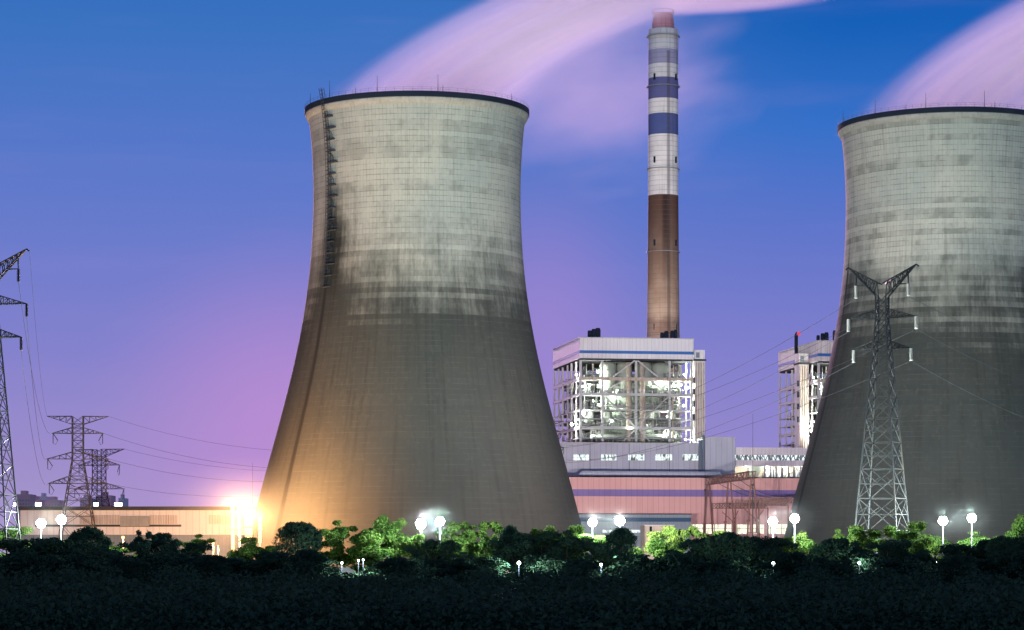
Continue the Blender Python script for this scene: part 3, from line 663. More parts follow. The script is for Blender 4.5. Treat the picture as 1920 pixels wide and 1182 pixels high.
for (p0, p1, py, D, lab) in ((1336, 1440, 949, 905, 'low brown lattice gantry behind the left legs of the tall portal'),
                             (1379, 1478, 944, 880, 'middle brown lattice gantry stepping up behind the tall portal'),
                             (1423, 1530, 938.5, 855, 'brown lattice gantry running behind the right cooling tower')):
    A, B = P(p0, py, D), P(p1, py, D); substation_gantry(lab, (A, B), A.z, M_BROWN, 1.5, 1.7, 16, 2, .26)
def hanging(label, pts):
    b = MB()
    for a, c in pts: b.tube([P(*a), P(*c)], .16, 6)
    base = P(*pts[0][0]); base.z = 0
    return tag(b.build('post_insulator', M_BROWN, None, off=tuple(base)), label, 'insulator', 'Y posts of the substation').__setattr__('location', base)
hanging('left Y-shaped brown busbar post below the low gantry', [((1374, 1000, 890), (1374, 978, 890)), ((1374, 978, 890), (1354, 960, 890)), ((1374, 978, 890), (1384, 958, 890))])
hanging('right Y-shaped brown busbar post beside the portal legs', [((1418, 1000, 880), (1418, 975, 880)), ((1418, 975, 880), (1396, 955, 880)), ((1418, 975, 880), (1432, 956, 880))])

def rotz(p, a): return Vector((p[0] * math.cos(a) - p[1] * math.sin(a), p[0] * math.sin(a) + p[1] * math.cos(a), p[2]))
def body(b, levels, t, tmin):
    """levels: (z, half width); X-braced four-sided mast"""
    for i in range(len(levels) - 1):
        (z0, w0), (z1, w1) = levels[i], levels[i + 1]
        c0 = [Vector((sx * w0, sy * w0, z0)) for sx, sy in ((-1, -1), (1, -1), (1, 1), (-1, 1))]
        c1 = [Vector((sx * w1, sy * w1, z1)) for sx, sy in ((-1, -1), (1, -1), (1, 1), (-1, 1))]
        for j in range(4):
            k = (j + 1) % 4; b.beam(c0[j], c1[j], t)
            b.beam(c0[j], c1[k], tmin); b.beam(c0[k], c1[j], tmin)
            b.beam(c1[j], c1[k], tmin)
            if w0 > 2.4:
                m0 = (c0[j] + c0[k]) / 2; x = (c0[j] + c0[k] + c1[j] + c1[k]) / 4
                b.beam(c0[j].lerp(c1[j], .5), x, tmin * .8); b.beam(c0[k].lerp(c1[k], .5), x, tmin * .8)
                b.beam(c0[j].lerp(c1[j], .5), c0[j].lerp(c1[k], .25), tmin * .7); b.beam(c0[k].lerp(c1[k], .5), c0[k].lerp(c1[j], .25), tmin * .7)
def arm(t, mt, z, w, L, rise, tk, side, nseg=5):
    b = MB(); tip = Vector((side * L, 0, z))
    lo = [Vector((side * w, s * w, z)) for s in (-1, 1)]; hi = [Vector((side * w, s * w * .9, z + rise)) for s in (-1, 1)]
    for p in lo + hi: b.beam(p, tip, tk)
    for i in range(1, nseg):
        f = i / nseg
        for s in (0, 1):
            b.beam(lo[s].lerp(tip, f), hi[s].lerp(tip, f), tk * .7); b.beam(lo[s].lerp(tip, f - 1 / nseg), hi[s].lerp(tip, f), tk * .7)
        b.beam(lo[0].lerp(tip, f), lo[1].lerp(tip, f), tk * .7); b.beam(lo[0].lerp(tip, f), lo[1].lerp(tip, f - 1 / nseg), tk * .6)
    b.build('cross_arm', mt, t); return tip
def insulator(t, p, ln, r, mt):
    b = MB(); prof = []
    n = 16
    for i in range(n): z = -ln * i / n; prof += [(r * .45, z), (r, z - ln / n * .35), (r * .45, z - ln / n * .7)]
    b.lathe(prof[::-1], 10, p); b.build('insulator_string', mt, t, False); return p + Vector((0, 0, -ln))
def pylon_v(label, px, D, rot, mt, im):
    """suspension pylon with two raised earth-wire horns and three pairs of insulators"""
    X = (px - CX) / F * D
    t = thing('lattice_pylon', label, 'pylon', (X, D, 0), rot, 'lattice pylons')
    Z = lambda y: ZC + (HY - y) / F * 560
    b = MB()
    zt = Z(556); hw = lambda z: 1.15 if z > Z(600) else 1.15 + (Z(600) - z) / (Z(600) - Z(1000)) * 3.55
    lv = [zt, Z(575), Z(600), Z(622), Z(640), Z(657), Z(680), Z(710), Z(745), Z(785), Z(830), Z(880), Z(935), Z(995), Z(1050), 0.3]
    body(b, [(z, hw(z)) for z in lv], .27, .15); b.build('mast', mt, t)
    ends = {}
    k = 560 / F; HS = 66 * k
    for s in (-1, 1):
        b = MB(); tip = Vector((s * HS, 0, Z(499))); tip2 = Vector((s * (HS + .6), 0, Z(503)))
        lo = [Vector((s * 1.15, q * 1.15, zt)) for q in (-1, 1)]; hi = [Vector((s * .4, q * 1.15, Z(533))) for q in (-1, 1)]
        for p in lo + hi: b.beam(p, tip, .24)
        b.beam(tip, tip2, .3)
        for i in range(1, 7):
            f = i / 7
            for q in (0, 1): b.beam(lo[q].lerp(tip, f), hi[q].lerp(tip, f), .14); b.beam(lo[q].lerp(tip, f - 1 / 7), hi[q].lerp(tip, f), .14)
            b.beam(lo[0].lerp(tip, f), lo[1].lerp(tip, f), .14); b.beam(hi[0].lerp(tip, f), hi[1].lerp(tip, f - 1 / 7), .14)
        hang = Vector((s * 51 * k, 0, Z(534)))
        b.beam(lo[0].lerp(tip, .38), hang, .18); b.beam(lo[1].lerp(tip, .38), hang, .18); b.beam(lo[0].lerp(tip, .72), hang, .18); b.beam(lo[1].lerp(tip, .72), hang, .18)
        b.build('horn', mt, t); ends[('e', s)] = tip2
        ends[(0, s)] = insulator(t, hang, 24 * k, .42, im)
        p = arm(t, mt, Z(596), 1.2, 66 * k, (596 - 579) * k, .2, s); ends[(1, s)] = insulator(t, p, 24 * k, .42, im)
        p = arm(t, mt, Z(655), 1.7, 56 * k, (655 - 640) * k, .2, s); ends[(2, s)] = insulator(t, p, 24 * k, .42, im)
    return {q: rotz(p, rot) + Vector((X, D, 0)) for q, p in ends.items()}
M_PYL = paint('pylon_galvanised', rgb(.026, .028, .031), .5, .4, .7, rgb(.2, .13, .08), .2)
M_PYD = paint('pylon_dark_galvanised', rgb(.085, .09, .11), .5, .4, .7)
M_PYM = paint('pylon_brownish_galvanised', rgb(.05, .047, .05), .5, .4, .7)
PR = pylon_v('tall pale lattice pylon with V-shaped horns in front of the right cooling tower', 1654, 560, R(-26), M_PYL, M_PORC)
PL = pylon_v('dark lattice pylon with hanging insulators, cut off by the left edge', -18, 530, R(-6), M_PYD, M_STEELDK)

def pylon_t(label, px, D, rot, top, scale=1.):
    X = (px - CX) / F * D
    t = thing('tension_pylon', label, 'pylon', (X, D, 0), rot, 'flat-topped tension pylons')
    k = D / F * scale; Zt = ZC + (HY - top) / F * D
    Z = lambda dyp: Zt - dyp * k          # pixels below the top, at this scale
    b = MB(); dn = [0, 14, 22, 32, 45, 58, 70, 83, 97, 112, 126, 145, 170, 205]
    hw = lambda q: (10 if q < 80 else 10 + (q - 80) * .155) * k
    lv = [(Z(q), hw(q)) for q in dn if Z(q) > 8] + [(.3, hw((Zt - .3) / k))]
    body(b, lv, .3, .15); b.build('mast', M_PYM, t)
    ends = {}
    for s in (-1, 1):
        b = MB(); tip = Vector((s * 57 * k, 0, Z(0)))
        for q in (-1, 1):
            b.beam((s * 10 * k, q * 8 * k, Z(0)), tip, .24); b.beam((s * 10 * k, q * 8 * k, Z(15)), tip, .22)
            for f in (.25, .5, .75):
                b.beam(Vector((s * 10 * k, q * 8 * k, Z(0))).lerp(tip, f), Vector((s * 10 * k, q * 8 * k, Z(15))).lerp(tip, f), .14)
                b.beam(Vector((s * 10 * k, q * 8 * k, Z(0))).lerp(tip, f - .25), Vector((s * 10 * k, q * 8 * k, Z(15))).lerp(tip, f), .14)
        b.build('earth_wire_arm', M_PYM, t); ends[('e', s)] = tip
        for i, (dy_, L, rs_) in enumerate(((32, 48, 11), (80, 58, 13), (126, 55, 13))):
            p = arm(t, M_PYM, Z(dy_), hw(dy_), L * k, rs_ * k, .2, s, 4)
            p2 = p + Vector((-s * 2 * k, 0, 0))
            ends[(i, s)] = p
            q = insulator(t, p2, 19 * k, .22, M_PYD)
            q3 = p + Vector((s * -10 * k, 1.5, -13 * k)); MB().tube([p2, q3], .16, 6).build('strain_insulator', M_PYD, t)
            mid = (q + q3) / 2 + Vector((0, 0, -5 * k)); MB().tube([q, mid, q3], .06, 5).build('jumper', M_WIRE, t)
    return {q: rotz(p, rot) + Vector((X, D, 0)) for q, p in ends.items()}
PM1 = pylon_t('nearer of the two flat-topped pylons above the long warehouse on the left', 146, 900, R(4), 781)
PM2 = pylon_t('farther, half hidden flat-topped pylon right behind its nearer twin', 186, 1150, R(-20), 843, .93)
PH = pylon_t('flat-topped pylon hidden behind the left cooling tower, only its arm tips showing', 1022, 960, R(0), 790, .62)

# wires
def wire(label, a, c, sag, n=16, r=.05):
    a, c = Vector(a), Vector(c); pts = []
    for i in range(n + 1):
        f = i / n; p = a.lerp(c, f); p.z -= sag * 4 * f * (1 - f); pts.append(p)
    b = MB(); b.tube([p - a for p in pts], r, 5)
    o = tag(b.build('power_line', M_WIRE), label, 'power line', 'overhead power lines'); o.location = a; return o
for i, nm in enumerate(('top', 'middle', 'bottom')):
    wire(f'wire from the {nm} left insulator of the pale right pylon sloping down leftwards', PR[(i, -1)], PH[(i, 1)], 5)
    wire(f'wire from the {nm} right insulator of the pale right pylon sloping down leftwards', PR[(i, 1)], PH[(i, 1)] + Vector((2, 20, 1.5)), 5)
    wire(f'wire from the {nm} right insulator of the pale right pylon to the right edge', PR[(i, 1)], PR[(i, 1)] + Vector((60, 60, -13 - 2 * i)), 2)
    wire(f'wire from the {nm} right insulator of the dark left-edge pylon down to the flat-topped pylon', PL[(i, 1)], PM1[(i, -1)], 9)
    wire(f'wire from the {nm} arm of the nearer flat-topped pylon running right towards the cooling tower', PM1[(i, 1)], (P(640, 893 + 16 * (i - 1), 960)), 4.5)
wire('earth wire from the horn of the dark left-edge pylon to the flat-topped pylon', PL[('e', 1)], PM1[('e', -1)], 6, r=.035)
wire('earth wire from the nearer flat-topped pylon running right behind the tower', PM1[('e', 1)], P(640, 846, 950), 4, r=.04)
wire('earth wire from the farther flat-topped pylon running right behind the tower', PM2[('e', 1)], P(640, 882, 1150), 4, r=.05)
for k in range(3):
    a = gl_.lerp(gr_, .25 + .25 * k); a.z = H_G - 1.3
    wire(f'slack busbar wire, {("leftmost", "middle", "rightmost")[k]} of three leaving the portal beam rightwards', a, P(1500, 930 - 3 * k, 905), 3.0, 12, .09)

def mast(label, px, top, D, r=.16):
    p = P(px, top, D); t = thing('lightning_mast', label, 'mast', (p.x, D, 0), 0, 'lightning masts')
    MB().tube([(0, 0, 0), (0, 0, p.z * .55)], [r * 1.4, r], 8).build('pole', M_STEELDK, t); MB().tube([(0, 0, p.z * .55), (0, 0, p.z)], [r * .7, r * .3], 6).build('spike', M_STEELDK, t)
    b = MB(); b.lathe([(r * 2.2, -.4), (r * 2.2, .4)], 8, (0, 0, p.z * .55)); b.build('joint', M_STEELDK, t)
mast('thin lightning mast beside the conveyor gallery, above the portal gantry', 1411.5, 776, 852)
mast('thin lightning mast left of the cooling tower, above the warehouse roof', 473.5, 868, 905, .14)
mast('thin lightning mast rising from the stair block corner', 1322, 795, 930, .12)

# ------------------------------------------------------------------ left warehouse and far city
D = 930; x0, x1 = P(38, 0, D).x, P(560, 0, D).x; zw = lambda py: ZC + (HY - py) / F * D
wh = thing('warehouse', 'long low cream warehouse with a dark roof edge, left of the cooling tower', 'warehouse', (x0, D, 0)); L = x1 - x0
X = lambda px: P(px, 0, D).x - x0
MB().box(0, L, 0, 40, zw(1003), zw(957)).build('upper_wall', M_WARE, wh)
MB().box(0, L, 1.2, 40, 0, zw(1003)).build('lower_wall', M_GREYB, wh)
MB().box(-.5, L + .5, -.6, 41, zw(957), zw(950)).build('roof_edge', M_DARK, wh)
for p0, p1 in ((150, 225), (281, 334), (392, 480)):
    b = MB(); n = int((p1 - p0) / 3)
    for k in range(n): q = X(p0) + (X(p1) - X(p0)) * k / n; b.box(q, q + .26, -.35, -.005, zw(983), zw(966))
    b.build('louvre_panel', M_RUST, wh)
MB().box(X(226), X(280), -.9, -.005, zw(987), zw(968)).build('plant_box', M_CONC, wh)
MB().box(X(66), X(340), -.2, -.01, zw(988), zw(984)).build('dark_strip', M_DARK, wh)
for k in range(12):
    q = X(342) + k * 2.6; MB().box(q, q + 1.9, 1.0, 1.3, zw(1020), zw(1006)).build('window', M_GREYB, wh)
for px, w in ((66, 9), (175, 7), (217, 12), (21, 4)):
    p = P(px, 944, D); t = thing('roof_sign_lamp', {66: 'square white lamp on the warehouse roof, left of the floodlights', 175: 'white roof lamp seen through the legs of the flat-topped pylon', 217: 'wide white lamp box on the warehouse roof right of the pylons', 21: 'small white lamp beside the left edge pylon'}[px], 'lamp', (p.x, D + 6, zw(950)), 0, 'lamps on the warehouse roof')
    hw_ = w / F * D * .55; MB().box(-hw_, hw_, -.3, .3, .3, 1.5).build('lamp_box', E_SMALL, t); MB().box(-hw_ * .2, hw_ * .2, -.2, .2, 0, .3).build('bracket', M_STEELDK, t)
for p0, p1, py, D, mt, lab in ((30, 57, 927, 2400, M_CITY, 'dull red apartment block at the far left edge behind the warehouse'), (57, 74, 937, 2500, M_CITY, 'lower step of red flats right of the tallest left block'),
                               (72, 86, 931, 2600, M_CITYP, 'pale narrow apartment block between red blocks'), (85, 112, 938, 2450, M_CITY, 'low red apartment block behind the left pylon lamp'),
                               (182, 208, 929, 2500, M_CITY, 'red apartment block behind the farther pylon'), (150, 172, 934, 2600, M_CITYP, 'pale apartment block seen through the nearer pylon'),
                               (222, 232, 934, 2450, M_CITYP, 'pale round water tower block right of the pylons')):
    a, c = P(p0, py, D), P(p1, py, D); t = thing('apartment_block', lab, 'building', ((a.x + c.x) / 2, D, 0), 0, 'far apartment blocks'); w = (c.x - a.x) / 2
    MB().box(-w, w, 0, 30, 0, a.z).build('wall', mt, t); MB().box(-w * .5, w * .2, 5, 20, a.z, a.z + 3.5).build('roof_hut', mt, t)
    b = MB()
    for zz_ in np.arange(30, a.z - 4, 3.4):
        for k in range(5): q = -w + (k + .5) * 2 * w / 5; b.box(q - w * .08, q + w * .08, -.15, .1, zz_, zz_ + 1.7)
    b.build('window_rows', M_CITYW, t)

# ------------------------------------------------------------------ perimeter wall
pw = thing('perimeter_wall', 'long low white wall seen in gleams between the tree trunks', 'wall', (0, 655, 0))
MB().box(-260, 260, 0, .35, 0, 2.3).build('wall_face', M_CONC, pw); MB().box(-260, 260, -.1, .45, 2.3, 2.5).build('coping', M_CONC, pw)

# ------------------------------------------------------------------ lamps
WHITE = (.84, 1, .96); SOD = (1, .50, .19)
def floodlight(label, px, py, D, spots, pw=42000, s=.82):
    D = 556; s = .46 + .22 * ((px * 37) % 100) / 100; pw = pw * (.75 + .5 * s)
    p = P(px, py, D); t = thing('floodlight_pole', label, 'floodlight', (p.x, D, 0), 0, 'white floodlights on poles')
    MB().tube([(0, 0, 0), (0, 0, p.z - .4)], [.12, .08], 10).build('pole', M_STEELDK, t, True)
    MB().beam((-1.2 * s, 0, p.z - .5), (1.2 * s, 0, p.z - .5), .22).build('crossbar', M_POLE, t)
    for k, (ox, oz) in enumerate(((-.5, -.45), (.5, -.45), (-.95, .35), (0, .35), (.95, .35), (-.5, 1.15), (.5, 1.15))):
        h = MB().lathe([(.1, -.5), (.42, -.36), (.54, 0), (.42, .36), (.1, .5)], 14, (ox * s, 0, p.z + (oz - .3) * s)).build('lamp_head', E_WHITE, t, True)
    light(t, 'POINT', (0, -1.6, p.z + .2), pw, WHITE, .8)
    light(t, 'POINT', (0, 1.6, p.z + .2), pw, WHITE, .8)
    for (tx, ty, tz, e, cone, colr) in spots:
        light(t, 'SPOT', (0, 1.2, p.z + 1.2), e, colr, .6, (tx - p.x, ty - D, tz), cone, .9)  # strong spots added to the poles to brighten towers and buildings
    return t
T1v = Vector(T1); T2v = Vector(T2)
CG = (.70, 1, .88); CW = (1, .91, .81)
A1 = (T1[0], T1[1], 122); CWL = (1, .84, .68); A1l = (T1[0] - 14, T1[1], 116); A1r = (T1[0] + 12, T1[1], 118)
A2 = (T2[0] + 8, T2[1], 118); A2l = (T2[0] - 10, T2[1], 112)
hall = (wx(60, -72), wy(60, -72), 24); boil = (wx(20, 0), wy(20, 0), 82)
K = 1.0
floodlight('leftmost floodlight, by the left edge pylon', 77, 982, 620, [(*A1l, 3.6e5, 46, CWL), (-150, 930, 16, 4.5e5, 34, (1, .92, .86))])
floodlight('left floodlight of the warehouse pair, its right one', 115, 975, 620, [(*A1l, 3.6e5, 46, CWL), (-118, 930, 16, 4.5e5, 34, (1, .92, .86))])
floodlight('floodlight in front of the left cooling tower, lower of that pair', 789, 983, 620, [(*A1, 4.3e5, 60, CW)])
floodlight('floodlight in front of the left cooling tower, higher right one of that pair', 825, 978, 620, [(*A1, 4.3e5, 60, CG)])
floodlight('floodlight at the right foot of the left cooling tower', 1111, 980, 620, [(*A1r, 4.3e5, 52, CG), (*hall, 7.0e5, 70, (1, .84, .76))])
floodlight('floodlight in front of the blue grey workshop', 1162, 977, 620, [(*boil, 1.1e6, 34, (1, .90, .92)), (*hall, 7.0e5, 70, (1, .84, .76)), (*A1r, 2.2e5, 50, CG)])
floodlight('floodlight in front of the substation gantries', 1449, 978, 620, [(*A2l, 0.8e5, 48, CW), (*hall, 7.0e5, 70, (1, .84, .76))])
floodlight('floodlight at the left foot of the right cooling tower', 1490, 973, 620, [(*boil, 9.5e5, 34, (1, .90, .92)), (*A2l, 0.8e5, 48, CW)])
floodlight('floodlight right of the pale pylon, the left one of the last pair', 1768, 977, 620, [(*A2, 5.5e5, 54, CG)])
floodlight('rightmost floodlight, in front of the right cooling tower', 1822, 972, 620, [(*A2, 6.5e5, 54, CG)])

def sodium(label, px, py, D, pw, s=1.0, heads=1):
    p = P(px, py, D); t = thing('sodium_lamp', label, 'street lamp', (p.x, D, 0), 0, 'orange sodium lamps')
    MB().tube([(0, 0, 0), (0, 0, p.z)], [.28 * s, .18 * s], 10).build('post', M_POLE, t, True)
    if heads == 1:
        MB().lathe([(.1, -.55 * s), (.42 * s, -.42 * s), (.62 * s, 0), (.46 * s, .42 * s), (.1, .5 * s)], 14, (0, -.4, p.z)).build('lamp_head', E_SODIUM, t, True)
    else:                                   # a tall luminous column held by hoops
        MB().lathe([(.1, -heads), (.4 * s, -heads * .97), (.55 * s, -heads * .5), (.62 * s, -.6), (.3 * s, -.1), (.1, 0)], 14, (0, -.45 * s - .3, p.z + .6)).build('lamp_column', E_SODIUM, t, True)
        for k in range(3): MB().lathe([(.64 * s, -.08), (.70 * s, -.08), (.70 * s, .08), (.64 * s, .08)], 16, (0, -.45 * s - .3, p.z - heads * (.15 + .3 * k)), cap=False).build('hoop', M_STEELDK, t)
    light(t, 'POINT', (0, -1.6 * s, p.z + .3), pw, SOD, .8); light(t, 'POINT', (0, 2.2 * s, p.z + .3), pw * 1.4, SOD, .8)
    return t
sodium('tallest sodium lamp column, left of the left tower foot', 437, 950, 745, 36000, .95, 15)
sodium('sodium lamp column just right of the tallest one', 449, 946, 748, 36000, 1.1, 10)
sodium('widest bright sodium lamp between the columns at the tower foot', 467, 966, 738, 60000, 2.3, 8)
sodium('sodium lamp column nearest the left cooling tower', 488, 972, 742, 36000, .9, 8)
sodium('single sodium lamp over the trees by the warehouse', 231, 1008, 880, 11000, .9)
sodium('low sodium lamp half hidden in the two-humped dark tree', 277, 1016, 800, 20000, .5)
sodium('left one of two slim sodium street lamps', 400, 1019, 885, 12000, .8)
sodium('right one of two slim sodium street lamps', 409, 1024, 887, 15000, .5)

def path_lamp(label, px, py, D, pw, s=.3):
    p = P(px, py, D); t = thing('path_lamp', label, 'lamp', (p.x, D, 0), 0, 'small lamps among the trees')
    MB().tube([(0, 0, 0), (0, 0, p.z - s)], [.045, .035], 8).build('post', M_NAVY, t, True)
    MB().lathe([(.05, -s), (s * .7, -s * .7), (s, 0), (s * .7, s * .7), (.05, s)], 12, (0, 0, p.z)).build('globe', E_SMALL, t, True)
    light(t, 'POINT', (0, -s - .3, p.z + .2), pw, (.9, 1, .85), .3)
path_lamp('brightest small lamp low in the middle of the tree belt', 973, 1056, 462, 11016, 0.34)
path_lamp('small lamp beside the trunk below the tower-foot floodlights', 1127, 1059, 462, 8568, 0.24)
path_lamp('small round lamp glowing in the dark trees under the gantries', 1450, 1057, 462, 3672, 0.29)
path_lamp('lamp post on the little lawn', 814, 1056, 560, 7344, 0.20)
path_lamp('warm small lamp in the dark trees left of the pale pylon foot', 1611, 1056, 462, 1836, 0.24)
path_lamp('lamp post with globe in front of the right cooling tower', 1756, 1055, 545, 11016, 0.27)
path_lamp('small white lamp under the bright tall trees', 641, 1056, 462, 6120, 0.20)
path_lamp('left of two tiny lamps under the tallest lit tree', 672, 1051, 462, 4284, 0.16)
path_lamp('right of two tiny lamps under the tallest lit tree', 681, 1050, 462, 4284, 0.16)
path_lamp('small lamp at the far left among dark trees', 62, 1053, 462, 3672, 0.19)
path_lamp('tiny lamp near the right edge among dark shrubs', 1896, 1054, 462, 2448, 0.16)

# ------------------------------------------------------------------ trees
def leaf_mat(name, c1, c2, trans):
    m, t, o = newmat(name); vec, xyz = objxyz(t)
    oi = node(t, 'ShaderNodeObjectInfo'); n = noise_(t, vec, 3.5, 3)
    c = mix_(t, smooth_(t, n, .35, .65), c1, c2)
    c = mix_(t, math_(t, 'MULTIPLY', oi.outputs['Random'], .35), c, tuple(x * .6 for x in c1[:3]) + (1,))
    d = node(t, 'ShaderNodeBsdfDiffuse'); tr = node(t, 'ShaderNodeBsdfTranslucent'); t.links.new(c, d.inputs[0]); t.links.new(c, tr.inputs[0])
    mx = node(t, 'ShaderNodeMixShader'); mx.inputs[0].default_value = trans
    t.links.new(d.outputs[0], mx.inputs[1]); t.links.new(tr.outputs[0], mx.inputs[2]); t.links.new(mx.outputs[0], o.inputs['Surface']); return m
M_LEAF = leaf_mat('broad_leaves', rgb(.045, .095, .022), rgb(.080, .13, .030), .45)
M_LEAFD = leaf_mat('shaded_leaves', rgb(.024, .056, .041), rgb(.042, .084, .054), .05)  # darker, bluer copy of the leaves; shade is put into the colour
def leaves(centres, radii, n, size, seed, flat=.0):
    """leaf quads spread through lobes (ellipsoids), denser towards each lobe's outside"""
    r = np.random.default_rng(seed); C = np.array(centres); Rd = np.array(radii)
    w = (Rd[:, 0] * Rd[:, 1] * Rd[:, 2]) ** (2 / 3); idx = r.choice(len(C), n, p=w / w.sum())
    d_ = r.normal(size=(n, 3)); d_ /= np.linalg.norm(d_, axis=1)[:, None]
    rad = r.random(n) ** .28 * (1 + .12 * r.normal(size=n))
    p = C[idx] + d_ * rad[:, None] * Rd[idx]
    nrm = d_ + r.normal(size=(n, 3)) * .8; nrm[:, 2] += flat; nrm /= np.linalg.norm(nrm, axis=1)[:, None]
    a = np.cross(nrm, r.normal(size=(n, 3))); a /= np.linalg.norm(a, axis=1)[:, None]; b = np.cross(nrm, a)
    s = size * (.6 + .8 * r.random(n))[:, None]
    V = np.stack([p - a * s, p - b * s * .55, p + a * s, p + b * s * .55], 1); return V
def trunk_mesh(seed, hc, spread):
    r = random.Random(seed); b = MB()
    b.tube([(0, 0, 0), (.03 * r.uniform(-1, 1), .02, hc * .5), (.04 * r.uniform(-1, 1), 0, hc)], [.026, .019, .013], 8)
    for k in range(6):
        a = r.uniform(0, 6.28); z = hc * r.uniform(.55, 1); e = spread * r.uniform(.5, .9)
        b.tube([(0, 0, z), (e * .45 * math.cos(a), e * .45 * math.sin(a), z + .16), (e * math.cos(a), e * math.sin(a), z + r.uniform(.2, .42))], [.012, .008, .004], 6)
    me = bpy.data.meshes.new('trunk'); me.from_pydata(b.v, [], b.f); me.materials.append(M_BARK); return me
PROTO = {}
def proto(kind, i):
    r = random.Random({'dome': 11, 'lobed': 23, 'shade': 37, 'loose': 51}[kind] + i * 17); C, Q = [], []
    if kind == 'dome':
        C.append((0, 0, .60)); Q.append((.43, .43, .32))
        for k in range(26):
            a = r.uniform(0, 6.28); e = r.uniform(.05, 1.3); rr_ = .42 * math.sin(e); C.append((rr_ * math.cos(a), rr_ * math.sin(a), .60 + .31 * math.cos(e))); Q.append((.10, .10, .085))
        V = leaves(C, Q, 9000, .022, i * 3 + 1); mt = M_LEAFD; hc = .4
    elif kind in ('lobed', 'shade'):
        for k in range(22):
            a = r.uniform(0, 6.28); e = r.uniform(0, .40); z = r.uniform(.28, .90); s = r.uniform(.09, .17) * (1.25 - .5 * z)
            C.append((e * math.cos(a) * (1.15 - .6 * abs(z - .5)), e * math.sin(a), z)); Q.append((s, s, s * .75))
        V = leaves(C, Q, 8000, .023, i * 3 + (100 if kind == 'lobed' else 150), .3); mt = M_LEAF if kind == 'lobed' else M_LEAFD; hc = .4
    else:
        for k in range(26):
            a = r.uniform(0, 6.28); z = r.uniform(.32, .95); e = r.uniform(0, .46) * (1.2 - .75 * max(0, z - .55)); s = r.uniform(.06, .13)
            C.append((e * math.cos(a), e * math.sin(a), z)); Q.append((s * 1.3, s * 1.3, s * .55))
        V = leaves(C, Q, 7600, .026, i * 3 + 200, .8); mt = M_LEAF; hc = .45
    return quads('crown', V, mt), trunk_mesh(i * 7 + len(kind), hc, .35)
def tree(label, px, top, w, D, kind, i, rz=None):
    key = (kind, i % 3)
    if key not in PROTO: PROTO[key] = proto(kind, i % 3)
    cm, tm = PROTO[key]; p = P(px, top, D); Wm = w / F * D
    t = thing('tree', label, 'tree', (p.x, D, 0), random.uniform(0, 6.28) if rz is None else rz, 'trees of the belt in front of the plant')
    c = link('crown', cm, t); k = link('trunk', tm, t)
    f = 1.06 if kind == 'dome' else 1.5
    t.scale = (Wm * f, Wm * f, p.z * 1.02)
    return t
